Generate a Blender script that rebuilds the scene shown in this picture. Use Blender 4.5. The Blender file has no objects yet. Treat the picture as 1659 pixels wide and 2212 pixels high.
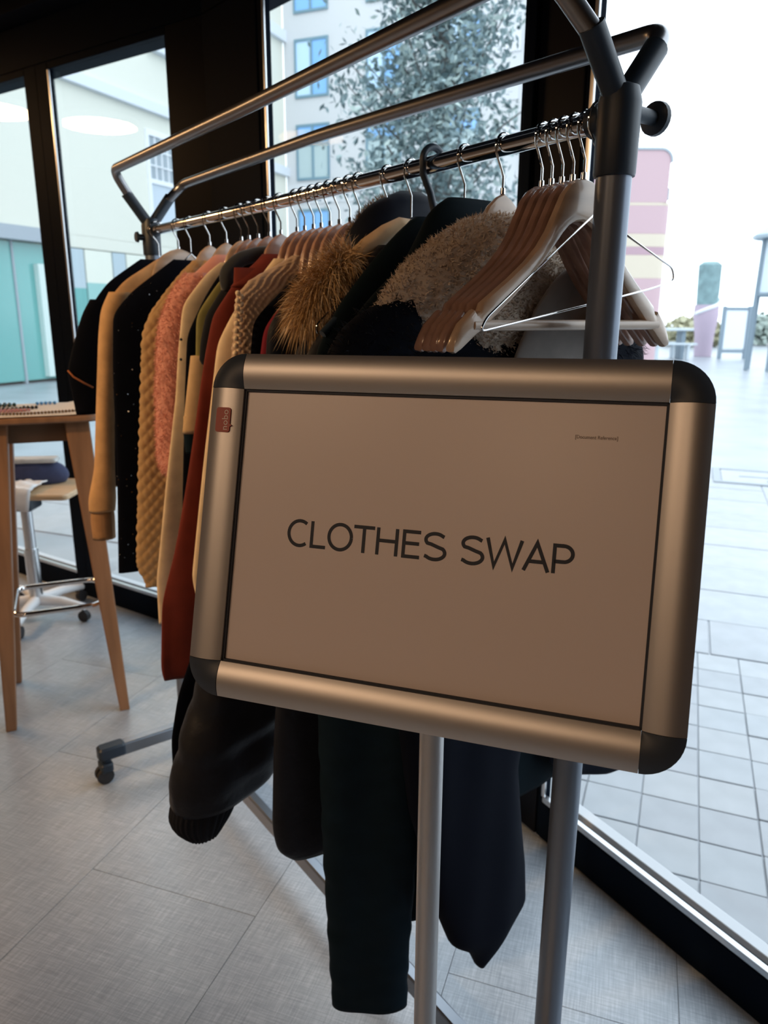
import bpy, bmesh, math, random
import numpy as np
from mathutils import Vector, Matrix, noise

# ------------------------------------------------------------------ scene
scene = bpy.context.scene
COL = scene.collection
rng = np.random.default_rng(7)
random.seed(7)
V = lambda *a: np.array(a, dtype=float)

# camera: 26 mm-equivalent phone lens held at chest height, looking 15 degrees down
CAM_R = V(0.99998545, 0.00138496, 0.00521442)
CAM_D = V(0.00539523, -0.25670083, -0.96647577)
CAM_F = V(0.0, 0.96648, -0.25670)
CAM_POS = V(0, 0, 1.35)
cam_data = bpy.data.cameras.new('camera')
cam = bpy.data.objects.new('camera', cam_data)
COL.objects.link(cam)
cr, cu, cb = CAM_R, -CAM_D, -CAM_F
cam.matrix_world = Matrix(((cr[0], cu[0], cb[0], 0), (cr[1], cu[1], cb[1], 0), (cr[2], cu[2], cb[2], 1.35), (0, 0, 0, 1)))
cam_data.sensor_fit = 'VERTICAL'
cam_data.sensor_height = 36.0
cam_data.sensor_width = 27.0
cam_data.lens = 1600.0 / 2212.0 * 36.0
cam_data.clip_start = 0.02
cam_data.clip_end = 400
cam_data.dof.use_dof = True
cam_data.dof.focus_distance = 0.74
cam_data.dof.aperture_fstop = 8.5
scene.camera = cam

# overcast sky
world = bpy.data.worlds.new('overcast_sky')
scene.world = world
world.use_nodes = True
wn = world.node_tree
bg = wn.nodes['Background']
bg.inputs['Color'].default_value = (0.80, 0.905, 1.0, 1)
bg.inputs['Strength'].default_value = 2.9

scene.view_settings.view_transform = 'Standard'
scene.view_settings.look = 'None'
scene.view_settings.gamma = 1
scene.view_settings.use_curve_mapping = False
scene.view_settings.exposure = 0.0

LAMP_COLOR = (1.0, 0.56, 0.25, 1)
LAMPS = [(-3.47, 3.12, 48, 'round warm ceiling lamp mirrored as an oval in the second left window pane'),
         (-3.34, 3.75, 48, 'round warm ceiling lamp mirrored at the edge of the leftmost window pane'),
         (-1.9, -0.9, 30, 'round warm ceiling lamp behind the viewer, nearest to the sign'),
         (-3.5, -1.5, 30, 'round warm ceiling lamp behind the viewer, farthest to the left'),
         (-1.2, -2.0, 30, 'round warm ceiling lamp behind the viewer, nearest to the rear wall')]
LAMP_Z = 2.56
SPOT_POS, SPOT_AIM, SPOT_POWER = (-2.3, 0.35, 2.42), (-0.55, 1.80, 1.05), 150.0

# ------------------------------------------------------------------ materials
MATS = {}
def mat(name, color, rough=0.6, metal=0.0, spec=0.5, grain=None, bump=None, sheen=0.0, island=None, emit=None, coat=0.0, aniso=None):
    """grain=(scale xyz, amount): colour variation; bump=(scale, strength, distance); island=[(pos,color)..]: ramp by loose piece"""
    if name in MATS: return MATS[name]
    m = bpy.data.materials.new(name); m.use_nodes = True
    nt = m.node_tree; b = nt.nodes['Principled BSDF']
    b.inputs['Base Color'].default_value = (*color, 1)
    b.inputs['Roughness'].default_value = rough
    b.inputs['Metallic'].default_value = metal
    b.inputs['Specular IOR Level'].default_value = spec
    if sheen:
        b.inputs['Sheen Weight'].default_value = sheen
        b.inputs['Sheen Roughness'].default_value = 0.4
    if coat:
        b.inputs['Coat Weight'].default_value = coat
        b.inputs['Coat Roughness'].default_value = 0.08
    if emit:
        b.inputs['Emission Color'].default_value = (*emit[0], 1)
        b.inputs['Emission Strength'].default_value = emit[1]
    tc = nt.nodes.new('ShaderNodeTexCoord')
    if grain:
        mp = nt.nodes.new('ShaderNodeMapping'); mp.inputs['Scale'].default_value = grain[0]
        nz = nt.nodes.new('ShaderNodeTexNoise'); nz.inputs['Scale'].default_value = 1.0
        nz.inputs['Detail'].default_value = 4
        rp = nt.nodes.new('ShaderNodeValToRGB')
        a = grain[1]
        rp.color_ramp.elements[0].position = 0.3; rp.color_ramp.elements[1].position = 0.7
        rp.color_ramp.elements[0].color = (*[c * (1 - a) for c in color], 1)
        rp.color_ramp.elements[1].color = (*[min(1, c * (1 + a)) for c in color], 1)
        nt.links.new(tc.outputs['Object'], mp.inputs['Vector'])
        nt.links.new(mp.outputs['Vector'], nz.inputs['Vector'])
        nt.links.new(nz.outputs['Fac'], rp.inputs['Fac'])
        nt.links.new(rp.outputs['Color'], b.inputs['Base Color'])
    if island:
        g = nt.nodes.new('ShaderNodeNewGeometry')
        rp = nt.nodes.new('ShaderNodeValToRGB')
        el = rp.color_ramp.elements
        el[0].position, el[0].color = island[0][0], (*island[0][1], 1)
        el[1].position, el[1].color = island[-1][0], (*island[-1][1], 1)
        for p_, c_ in island[1:-1]:
            e = el.new(p_); e.color = (*c_, 1)
        nt.links.new(g.outputs['Random Per Island'], rp.inputs['Fac'])
        nt.links.new(rp.outputs['Color'], b.inputs['Base Color'])
    if bump:
        nz = nt.nodes.new('ShaderNodeTexNoise'); nz.inputs['Scale'].default_value = bump[0]
        nz.inputs['Detail'].default_value = 5
        bp = nt.nodes.new('ShaderNodeBump'); bp.inputs['Strength'].default_value = bump[1]
        bp.inputs['Distance'].default_value = bump[2]
        nt.links.new(tc.outputs['Object'], nz.inputs['Vector'])
        nt.links.new(nz.outputs['Fac'], bp.inputs['Height'])
        nt.links.new(bp.outputs['Normal'], b.inputs['Normal'])
    MATS[name] = m
    return m

def glass_mat(name, tint, ior, grazing=1.0):
    m = bpy.data.materials.new(name); m.use_nodes = True
    nt = m.node_tree; nt.nodes.clear()
    out = nt.nodes.new('ShaderNodeOutputMaterial')
    mx = nt.nodes.new('ShaderNodeMixShader')
    tr = nt.nodes.new('ShaderNodeBsdfTransparent'); tr.inputs['Color'].default_value = (*tint, 1)
    gl = nt.nodes.new('ShaderNodeBsdfGlossy'); gl.inputs['Roughness'].default_value = 0.0
    # Schlick reflectance, the same from both sides of the pane
    lw = nt.nodes.new('ShaderNodeLayerWeight'); lw.inputs['Blend'].default_value = 0.5
    pw = nt.nodes.new('ShaderNodeMath'); pw.operation = 'POWER'; pw.inputs[1].default_value = 5
    f0 = ((ior - 1) / (ior + 1)) ** 2
    ma = nt.nodes.new('ShaderNodeMath'); ma.operation = 'MULTIPLY_ADD'; ma.inputs[1].default_value = (1 - f0) * grazing; ma.inputs[2].default_value = f0
    nt.links.new(lw.outputs['Facing'], pw.inputs[0]); nt.links.new(pw.outputs[0], ma.inputs[0])
    nt.links.new(ma.outputs[0], mx.inputs['Fac'])
    nt.links.new(tr.outputs[0], mx.inputs[1]); nt.links.new(gl.outputs[0], mx.inputs[2])
    nt.links.new(mx.outputs[0], out.inputs['Surface'])
    return m

def weave_mat(name, base, dark, light):
    """linen-look vinyl tile: fine crossed threads along the tile's own axes"""
    m = bpy.data.materials.new(name); m.use_nodes = True
    nt = m.node_tree; b = nt.nodes['Principled BSDF']
    b.inputs['Roughness'].default_value = 0.30
    b.inputs['Specular IOR Level'].default_value = 0.9
    tc = nt.nodes.new('ShaderNodeTexCoord')
    fac = None
    outs = []
    for sc in ((300, 14, 1), (14, 300, 1), (4, 4, 1)):
        mp = nt.nodes.new('ShaderNodeMapping'); mp.inputs['Scale'].default_value = sc
        mp.inputs['Rotation'].default_value = (0, 0, 0)
        nz = nt.nodes.new('ShaderNodeTexNoise'); nz.inputs['Scale'].default_value = 1; nz.inputs['Detail'].default_value = 3
        nt.links.new(tc.outputs['Object'], mp.inputs['Vector']); nt.links.new(mp.outputs['Vector'], nz.inputs['Vector'])
        outs.append(nz.outputs['Fac'])
    ad = nt.nodes.new('ShaderNodeMath'); ad.operation = 'ADD'
    nt.links.new(outs[0], ad.inputs[0]); nt.links.new(outs[1], ad.inputs[1])
    ad2 = nt.nodes.new('ShaderNodeMath'); ad2.operation = 'MULTIPLY_ADD'; ad2.inputs[1].default_value = 0.4
    nt.links.new(outs[2], ad2.inputs[0]); nt.links.new(ad.outputs[0], ad2.inputs[2])
    rp = nt.nodes.new('ShaderNodeValToRGB')
    rp.color_ramp.elements[0].position = 0.85 / 2; rp.color_ramp.elements[0].color = (*dark, 1)
    rp.color_ramp.elements[1].position = 1.5 / 2; rp.color_ramp.elements[1].color = (*light, 1)
    e = rp.color_ramp.elements.new(1.18 / 2); e.color = (*base, 1)
    hf = nt.nodes.new('ShaderNodeMath'); hf.operation = 'MULTIPLY'; hf.inputs[1].default_value = 0.5
    nt.links.new(ad2.outputs[0], hf.inputs[0]); nt.links.new(hf.outputs[0], rp.inputs['Fac'])
    nt.links.new(rp.outputs['Color'], b.inputs['Base Color'])
    bp = nt.nodes.new('ShaderNodeBump'); bp.inputs['Strength'].default_value = 0.25; bp.inputs['Distance'].default_value = 0.0008
    nt.links.new(ad.outputs[0], bp.inputs['Height']); nt.links.new(bp.outputs['Normal'], b.inputs['Normal'])
    return m

ALU = mat('anodised_aluminium', (0.56, 0.54, 0.53), 0.44, 1.0)
GREY_PLASTIC = mat('dark_grey_plastic', (0.032, 0.045, 0.068), 0.45)
PAPER = mat('poster_paper', (0.78, 0.69, 0.67), 0.35, spec=0.6)
INK = mat('dark_ink', (0.022, 0.030, 0.050), 0.6)
INK_FAINT = mat('faint_ink', (0.22, 0.17, 0.16), 0.6)
BADGE_RED = mat('badge_red', (0.42, 0.07, 0.05), 0.45)
BADGE_WHITE = mat('badge_white', (0.85, 0.72, 0.66), 0.5)
GREY_TUBE = mat('satin_grey_tube', (0.27, 0.27, 0.28), 0.32, 1.0)
POST_TUBE = mat('flare_tinted_grey_tube', (0.17, 0.20, 0.25), 0.35, 0.5)  # blue of the lens flare mixed into the tube grey
CHROME = mat('chrome', (0.78, 0.77, 0.76), 0.07, 1.0)
BLACK_PLASTIC = mat('black_plastic', (0.012, 0.024, 0.042), 0.45)
BLACK_RUBBER = mat('black_rubber', (0.02, 0.02, 0.023), 0.7)
WOOD_LIGHT = mat('pale_lacquered_wood', (0.52, 0.37, 0.26), 0.28, coat=0.5, grain=((4, 60, 60), 0.16))
WOOD_RED = mat('reddish_lacquered_wood', (0.34, 0.20, 0.15), 0.26, coat=0.6, grain=((4, 60, 60), 0.2))
WOOD_BAR = mat('hanger_bar_wood', (0.50, 0.37, 0.27), 0.35, coat=0.3)
TABLE_WOOD = mat('table_oak', (0.27, 0.135, 0.065), 0.42, grain=((30, 30, 3), 0.22))
FRAME_DARK = mat('dark_bronze_frame', (0.0025, 0.006, 0.013), 0.55, spec=0.03)
FRAME_BROWN = mat('dark_brown_frame', (0.004, 0.0055, 0.010), 0.42, spec=0.07)
BEAD = mat('silver_bead', (0.62, 0.64, 0.66), 0.3, 1.0)
GLASS = glass_mat('window_glass', (0.97, 0.985, 0.99), 1.6)
CEIL = mat('ceiling_dark_paint', (0.012, 0.016, 0.024), 0.9, spec=0.05)
WALL_IN = mat('inner_wall_paint', (0.20, 0.16, 0.13), 0.8)
GLASS_CLEAR = glass_mat('clear_coated_glass', (0.985, 0.99, 0.99), 1.07, 0.12)

# ------------------------------------------------------------------ mesh helpers
class MB:
    def __init__(s): s.v = []; s.f = []
    def add(s, verts, faces):
        o = len(s.v)
        s.v.extend([tuple(map(float, q)) for q in verts]); s.f.extend([tuple(i + o for i in fc) for fc in faces])
        return s
    def box(s, c, h, ax=None):
        """centre, half sizes, axes rows (3x3)"""
        ax = np.eye(3) if ax is None else np.array(ax)
        c = np.array(c, float); vs = []
        for k in (-1, 1):
            for j in (-1, 1):
                for i in (-1, 1):
                    vs.append(c + ax[0] * h[0] * i + ax[1] * h[1] * j + ax[2] * h[2] * k)
        return s.add(vs, [(0, 2, 3, 1), (4, 5, 7, 6), (0, 1, 5, 4), (2, 6, 7, 3), (0, 4, 6, 2), (1, 3, 7, 5)])
    def rbox(s, c, h, r, ax=None, seg=3, e=None):
        """box with rounded vertical (axis 2) corners and softened rims"""
        ax = np.eye(3) if ax is None else np.array(ax)
        prof = []
        for q in range(4):
            cx, cy = (h[0] - r) * (1, -1, -1, 1)[q], (h[1] - r) * (1, 1, -1, -1)[q]
            for k in range(seg + 1):
                a = math.pi / 2 * (q + k / seg)
                prof.append((cx, cy, math.cos(a), math.sin(a)))
        e = min(r, h[2]) * 0.5 if e is None else e
        rings = [(-h[2], r - e), (-h[2] + e, r), (h[2] - e, r), (h[2], r - e)]
        vs = []
        for z, rr in rings:
            for (cx, cy, dx, dy) in prof:
                vs.append(np.array(c, float) + ax[0] * (cx + dx * rr) + ax[1] * (cy + dy * rr) + ax[2] * z)
        n = len(prof); fs = []
        for k in range(3):
            for i in range(n):
                j = (i + 1) % n
                fs.append((k * n + i, k * n + j, (k + 1) * n + j, (k + 1) * n + i))
        fs.append(tuple(range(n))[::-1]); fs.append(tuple(range(3 * n, 4 * n)))
        return s.add(vs, fs)
    def tube(s, path, r, seg=12, closed=False, cap=True):
        P = [np.array(q, float) for q in path]; n = len(P)
        rr = [r] * n if np.isscalar(r) else list(r)
        up = None; rings = []
        for i in range(n):
            if closed: t = P[(i + 1) % n] - P[i - 1]
            else: t = P[min(i + 1, n - 1)] - P[max(i - 1, 0)]
            t = t / (np.linalg.norm(t) + 1e-12)
            if up is None:
                a = V(0, 0, 1) if abs(t[2]) < 0.9 else V(1, 0, 0)
                up = np.cross(t, a); up /= np.linalg.norm(up)
            else:
                up = up - t * (up @ t); up /= np.linalg.norm(up) + 1e-12
            w = np.cross(t, up)
            rings.append([P[i] + rr[i] * (math.cos(2 * math.pi * k / seg) * up + math.sin(2 * math.pi * k / seg) * w) for k in range(seg)])
        vs = [q for ring in rings for q in ring]; fs = []
        for i in range(n if closed else n - 1):
            i2 = (i + 1) % n
            for k in range(seg):
                k2 = (k + 1) % seg
                fs.append((i * seg + k, i * seg + k2, i2 * seg + k2, i2 * seg + k))
        if cap and not closed:
            fs.append(tuple(range(seg))[::-1]); fs.append(tuple((n - 1) * seg + k for k in range(seg)))
        return s.add(vs, fs)
    def lathe(s, prof, c=(0, 0, 0), seg=24, ax=None):
        ax = np.eye(3) if ax is None else np.array(ax)
        vs = []; n = len(prof)
        for r, z in prof:
            for k in range(seg):
                a = 2 * math.pi * k / seg
                vs.append(np.array(c, float) + ax[0] * r * math.cos(a) + ax[1] * r * math.sin(a) + ax[2] * z)
        fs = []
        for i in range(n - 1):
            for k in range(seg):
                k2 = (k + 1) % seg
                fs.append((i * seg + k, i * seg + k2, (i + 1) * seg + k2, (i + 1) * seg + k))
        fs.append(tuple(range(seg))[::-1]); fs.append(tuple((n - 1) * seg + k for k in range(seg)))
        return s.add(vs, fs)
    def prism(s, pts, w0, w1, fn):
        """polygon pts (a,b) extruded from w0 to w1; fn(a,b,w) gives the point"""
        n = len(pts)
        vs = [fn(a, b, w0) for a, b in pts] + [fn(a, b, w1) for a, b in pts]
        fs = [tuple(range(n))[::-1], tuple(range(n, 2 * n))]
        for i in range(n):
            j = (i + 1) % n
            fs.append((i, j, n + j, n + i))
        return s.add(vs, fs)
    def ball(s, c, r, seg=8, rings=6, sq=(1, 1, 1)):
        vs = [np.array(c) + V(0, 0, r * sq[2])]
        for i in range(1, rings):
            a = math.pi * i / rings
            for k in range(seg):
                b = 2 * math.pi * k / seg
                vs.append(np.array(c) + r * V(sq[0] * math.sin(a) * math.cos(b), sq[1] * math.sin(a) * math.sin(b), sq[2] * math.cos(a)))
        vs.append(np.array(c) - V(0, 0, r * sq[2])); fs = []
        for k in range(seg):
            fs.append((0, 1 + k, 1 + (k + 1) % seg))
            for i in range(rings - 2):
                fs.append((1 + i * seg + k, 1 + (i + 1) * seg + k, 1 + (i + 1) * seg + (k + 1) % seg, 1 + i * seg + (k + 1) % seg))
            fs.append((len(vs) - 1, 1 + (rings - 2) * seg + (k + 1) % seg, 1 + (rings - 2) * seg + k))
        return s.add(vs, fs)

def fix_normals(me):
    bm = bmesh.new(); bm.from_mesh(me)
    bmesh.ops.recalc_face_normals(bm, faces=bm.faces)
    bm.to_mesh(me); bm.free()

def obj(name, mb, m, parent=None, smooth=False, origin=None, kind=None, label=None, fix=True, bevel=0):
    """one mesh object. Vertices are in the parent's frame (or world minus origin when top-level)"""
    vs = mb.v
    if origin is not None: vs = [(x - origin[0], y - origin[1], z - origin[2]) for x, y, z in vs]
    me = bpy.data.meshes.new(name)
    me.from_pydata(vs, [], mb.f); me.update()
    if fix: fix_normals(me)
    if smooth:
        me.polygons.foreach_set('use_smooth', [True] * len(me.polygons))
        if smooth != 'full': me.set_sharp_from_angle(angle=math.radians(40))
    me.materials.append(m)
    o = bpy.data.objects.new(name, me); COL.objects.link(o)
    if parent is not None: o.parent = parent
    elif origin is not None: o.location = origin
    if bevel:
        bv = o.modifiers.new('bevel', 'BEVEL'); bv.width = bevel; bv.segments = 2; bv.limit_method = 'ANGLE'
    if kind: o['kind'] = kind
    if label: o['label'] = label
    return o

def thing(name, label, cat, loc, rotz=0.0, group=None, kind=None):
    o = bpy.data.objects.new(name, None); COL.objects.link(o)
    o.location = loc; o.rotation_euler = (0, 0, rotz); o.empty_display_size = 0.05
    if kind: o['kind'] = kind
    else:
        o['label'] = label; o['category'] = cat
        if group: o['group'] = group
    return o

def tag(o, label, cat, group=None):
    o['label'] = label; o['category'] = cat
    if group: o['group'] = group
    return o

def copy_tree(o, parent=None):
    c = o.copy(); COL.objects.link(c)
    if parent is not None: c.parent = parent
    for ch in list(o.children): copy_tree(ch, c)
    return c

def yaw_dir(deg):
    a = math.radians(deg); return V(math.sin(a), -math.cos(a), 0)

def bend(pts, r, seg=6):
    """polyline with rounded corners"""
    P = [np.array(q, float) for q in pts]; out = [P[0]]
    for i in range(1, len(P) - 1):
        a, b, c = P[i - 1], P[i], P[i + 1]
        u, w = (a - b), (c - b); lu, lw = np.linalg.norm(u), np.linalg.norm(w); u, w = u / lu, w / lw
        ri = min(r, lu * 0.45, lw * 0.45)
        for k in range(seg + 1):
            t = k / seg
            out.append((1 - t) ** 2 * (b + u * ri) + 2 * t * (1 - t) * b + t ** 2 * (b + w * ri))
    out.append(P[-1]); return out

def text_mesh(txt, size, spacing=1.0):
    cu = bpy.data.curves.new('lettering', 'FONT'); cu.body = txt; cu.size = size
    cu.space_character = spacing; cu.extrude = 0.0001; cu.resolution_u = 4
    t = bpy.data.objects.new('lettering', cu); COL.objects.link(t)
    bpy.context.view_layer.update()
    dg = bpy.context.evaluated_depsgraph_get()
    me = bpy.data.meshes.new_from_object(t.evaluated_get(dg))
    COL.objects.unlink(t); bpy.data.objects.remove(t)
    co = np.empty(len(me.vertices) * 3); me.vertices.foreach_get('co', co); co = co.reshape(-1, 3)
    fs = [tuple(q.vertices) for q in me.polygons]
    bpy.data.meshes.remove(me)
    return co, fs

def fit_text(txt, x0, x1, y0, y1, spacing=1.0):
    """letters filling the box x0..x1, y0..y1 (2-D), returns verts, faces"""
    co, fs = text_mesh(txt, 1.0, spacing)
    mn, mx = co.min(0), co.max(0)
    co = (co - mn) / np.maximum(mx - mn, 1e-9)
    out = np.stack([x0 + co[:, 0] * (x1 - x0), y0 + co[:, 1] * (y1 - y0), (co[:, 2] - 0.5) * 0.0003], 1)
    return out, fs

# ------------------------------------------------------------------ room
PL, dL = V(-1.095, 3.209, 0), yaw_dir(56.3)
PA, dM = V(-0.616, 2.890, 0), yaw_dir(42.0)
PR, dR = V(0.51, 1.588, 0), yaw_dir(31.2)
nin = lambda d: V(d[1], -d[0], 0)                 # towards the room
F0 = PL + dL * -3.6; FB = V(0.3285, 1.8405, 0); F3 = PR + dR * 3.6
ROOM = [F0, PA, FB, F3, V(1.2, -4.6, 0), V(-5.2, -4.2, 0), V(-6.2, 1.6, 0)]
CEIL_Z = 2.60

def clip(poly, a, b):
    """keep the part of poly to the right of a->b"""
    n = V(b[1] - a[1], -(b[0] - a[0])); out = []
    for i in range(len(poly)):
        p_, q_ = poly[i], poly[(i + 1) % len(poly)]
        dp, dq = (p_ - a[:2]) @ n, (q_ - a[:2]) @ n
        if dp >= 0: out.append(p_)
        if dp * dq < 0: out.append(p_ + (q_ - p_) * dp / (dp - dq))
    return out

sub = MB().prism([(q[0], q[1]) for q in ROOM], -0.12, -0.004, lambda a, b, w: (a, b, w))
floor = obj('floor', sub, mat('floor_screed', (0.25, 0.26, 0.27), 0.8)); floor['kind'] = 'structure'
LINEN = weave_mat('linen_vinyl', (0.315, 0.36, 0.41), (0.235, 0.27, 0.315), (0.44, 0.49, 0.545))
ft = math.radians(19); t1 = V(math.sin(ft), math.cos(ft), 0); t2 = V(math.cos(ft), -math.sin(ft), 0)
O = V(0.119, 1.204, 0); TW, TL_ = 0.46, 0.92
for i in range(-10, 5):
    for j in range(-5, 5):
        a0 = i * TW; b0 = j * TL_ + (0.46 if i % 2 else 0.07)
        g = 0.0008
        poly = [(O + t2 * a + t1 * b)[:2] for a, b in ((a0 + g, b0 + g), (a0 + TW - g, b0 + g), (a0 + TW - g, b0 + TL_ - g), (a0 + g, b0 + TL_ - g))]
        poly = poly[::-1]
        for k in range(len(ROOM)):
            if len(poly) < 3: break
            poly = clip(poly, ROOM[k], ROOM[(k + 1) % len(ROOM)])
        if len(poly) < 3: continue
        cc = sum(poly) / len(poly)
        loc = [((q - cc) @ t2[:2], (q - cc) @ t1[:2]) for q in poly]
        mb = MB().prism(loc, -0.004, 0.0, lambda a, b, w: (a, b, w))
        o = obj('floor_tile', mb, LINEN); o.parent = floor
        o.location = (cc[0], cc[1], 0); o.rotation_euler = (0, 0, -ft)

mb = MB().prism([(q[0], q[1]) for q in ROOM], CEIL_Z, CEIL_Z + 0.15, lambda a, b, w: (a, b, w))
o = obj('ceiling', mb, CEIL); o['kind'] = 'structure'
for nm, a, b in (('wall_back', ROOM[3], ROOM[4]), ('wall_rear', ROOM[4], ROOM[5]), ('wall_side', ROOM[5], ROOM[6]), ('wall_end', ROOM[6], ROOM[0])):
    d = (b - a) / np.linalg.norm(b - a); n = V(-d[1], d[0], 0)
    mb = MB().box((a + b) / 2 + n * 0.06 + V(0, 0, 1.3), (np.linalg.norm(b - a) / 2, 0.06, 1.3), [d, n, V(0, 0, 1)])
    o = obj(nm, mb, WALL_IN); o['kind'] = 'structure'

def facade_box(P, d, t0, t1_, z0, z1, y0, y1):
    """box on the facade line; y measured outward from the room side"""
    n = -nin(d)
    c = P + d * (t0 + t1_) / 2 + n * (y0 + y1) / 2 + V(0, 0, (z0 + z1) / 2)
    return MB().box(c, ((t1_ - t0) / 2, (y1 - y0) / 2, (z1 - z0) / 2), [d, n, V(0, 0, 1)])

def window(n, P, d, t0, t1_, sl, sr, z0=0.118, z1=2.322, m=FRAME_DARK, mr=None, gm=None):
    base = P + d * (t0 + t1_) / 2
    w = thing('window_%d' % n, '', '', tuple(base), kind='structure')
    def part(nm, mb, mm): 
        return obj(nm, MB().add([np.array(q) - base for q in mb.v], mb.f), mm, w, bevel=0.002 if mm not in (GLASS, GLASS_CLEAR) else 0)
    part('frame_stile', facade_box(P, d, t0, t0 + sl, 0, 2.34, -0.018, 0.012), m)
    part('frame_stile', facade_box(P, d, t1_ - sr, t1_, 0, 2.34, -0.018, 0.012), mr or m)
    part('frame_head', facade_box(P, d, t0 + sl, t1_ - sr, z1, 2.34, -0.018, 0.012), m)
    part('frame_sill', facade_box(P, d, t0 + sl, t1_ - sr, 0, z0 - 0.012, -0.02, 0.06), m)
    part('sill_strip', facade_box(P, d, t0 + sl, t1_ - sr, z0 - 0.012, z0 + 0.004, -0.018, -0.002), BEAD)
    part('sill_strip', facade_box(P, d, t0 + sl, t1_ - sr, z0 - 0.012, z0 + 0.006, 0.014, 0.045), mat('white_sill_paint', (0.55, 0.58, 0.61), 0.4))
    part('glazing_bead', facade_box(P, d, t0 + sl - 0.003, t0 + sl + 0.008, z0 + 0.006, z1, -0.0195, -0.012), BEAD)
    part('glazing_bead', facade_box(P, d, t1_ - sr - 0.010, t1_ - sr, z0 + 0.006, z1, -0.014, -0.002), m)
    part('glass', facade_box(P, d, t0 + sl + 0.002, t1_ - sr - 0.002, z0, z1, 0.003, 0.009), gm or GLASS)
    return w
window(1, PL, dL, -1.66, -0.4175, 0.0825, 0.0825, z1=2.312)
window(2, PL, dL, -0.4175, 0.575, 0.0825, 0.196, z1=2.312, mr=FRAME_BROWN)
window(3, PA, dM, 0.335, 1.425, 0.030, 0.025, gm=GLASS_CLEAR)
window(4, PR, dR, -0.155, 1.45, 0.014, 0.05, gm=GLASS_CLEAR)
o = obj('wall_right_light_block', facade_box(PR, dR, 1.452, 3.6, 0, 2.34, 0.0, 0.14), WALL_IN); o['kind'] = 'structure'  # unseen solid wall, added in place of glazing to cut daylight on the sign
window(5, PL, dL, -3.58, -1.66, 0.0825, 0.0825, z1=2.312)
for k, (P, d, a, b, y0, y1, mm) in enumerate(((PA, dM, 0.0, 0.334, -0.022, 0.012, FRAME_DARK), (PR, dR, -0.312, -0.157, -0.022, 0.012, FRAME_BROWN))):
    o = obj('trim_%d' % (k + 1), facade_box(P, d, a, b, 0, 2.34, y0, y1), mm, bevel=0.004); o['kind'] = 'structure'
for nm, P, d, a, b in (('wall_left', PL, dL, -3.58, 0.572), ('wall_front', PA, dM, 0.004, 1.405), ('trim_4', PR, dR, -0.332, 3.58)):
    o = obj(nm, facade_box(P, d, a, b, 2.3405, CEIL_Z, -0.022, 0.14), FRAME_DARK); o['kind'] = 'structure'
# projecting ceiling cornice above the left windows
o = obj('trim_3', facade_box(PL, dL, -3.58, 0.572, 2.50, CEIL_Z, -0.12, -0.02), FRAME_BROWN); o['kind'] = 'structure'

# ceiling lamps: round discs
def lamp(x, y, power, label):
    t = thing('ceiling_lamp', label, 'lamp', (x, y, LAMP_Z), group='round ceiling lamps')
    obj('lamp_housing', MB().lathe([(0.26, 0.002), (0.265, 0.012), (0.265, 0.04)], seg=40), mat('lamp_housing', (0.5, 0.48, 0.45), 0.5), t, smooth=True)
    key = 'lamp_glow_%d' % power; m = MATS.get(key)
    if not m:
        m = bpy.data.materials.new(key); m.use_nodes = True; nt = m.node_tree; nt.nodes.clear()
        e = nt.nodes.new('ShaderNodeEmission'); e.inputs['Color'].default_value = LAMP_COLOR if power > 40 else (1.0, 0.64, 0.38, 1); e.inputs['Strength'].default_value = power
        out = nt.nodes.new('ShaderNodeOutputMaterial'); nt.links.new(e.outputs[0], out.inputs['Surface']); MATS[key] = m
    obj('diffuser', MB().lathe([(0.02, -0.006), (0.20, -0.004), (0.25, 0.004)], seg=40), m, t)
for q in LAMPS: lamp(*q)
# warm track spotlight trained on the rail of clothes
sl_ = thing('ceiling_spotlight', 'small black ceiling spotlight aimed at the clothes rail from the left', 'spotlight', SPOT_POS)
aim = V(*SPOT_AIM) - V(*SPOT_POS); aim /= np.linalg.norm(aim)
xx_ = np.cross(aim, V(0, 0, 1)); xx_ /= np.linalg.norm(xx_)
obj('can', MB().lathe([(0.05, -0.13), (0.055, -0.12), (0.055, 0.0), (0.049, 0.0), (0.045, -0.03), (0.01, -0.032)], seg=24, ax=[xx_, np.cross(aim, xx_), aim]), BLACK_PLASTIC, sl_, smooth=True)
obj('stem', MB().tube([-aim * 0.06, V(0, 0, 0.13)], 0.008, 8), BLACK_PLASTIC, sl_, smooth=True)
sd_ = bpy.data.lights.new('spot_lamp', 'SPOT'); so_ = bpy.data.objects.new('spot_lamp', sd_); COL.objects.link(so_)
so_.parent = sl_; so_.location = aim * 0.02; so_.rotation_euler = Vector(aim).to_track_quat('-Z', 'Y').to_euler()
sd_.energy = SPOT_POWER; sd_.color = (1.0, 0.62, 0.30); sd_.spot_size = math.radians(50); sd_.spot_blend = 0.6; sd_.shadow_soft_size = 0.045

# ------------------------------------------------------------------ outdoors
oa = math.radians(22); e1 = V(math.sin(oa), math.cos(oa), 0); e2 = V(math.cos(oa), -math.sin(oa), 0)
og = MB().box((0, 40, -0.0865), (90, 70, 0.08))
ground = obj('pavement', og, mat('pavement_bed', (0.30, 0.325, 0.355), 0.35, grain=((1.5, 1.5, 1), 0.18)))
ground['kind'] = 'structure'
STONE = [mat('paving_stone_%s' % n, c, 0.45, bump=(60, 0.15, 0.002), grain=((9, 9, 9), 0.08)) for n, c in (('pale', (0.36, 0.38, 0.40)), ('mid', (0.33, 0.35, 0.375)), ('cool', (0.345, 0.37, 0.395)))]
def slab_mesh(w, h, m):
    mb = MB().rbox((0, 0, -0.0075), (w / 2, h / 2, 0.0075), 0.003, seg=1)
    me = bpy.data.meshes.new('paving_stone'); me.from_pydata(mb.v, [], mb.f); me.update(); fix_normals(me); me.materials.append(m)
    return me
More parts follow.
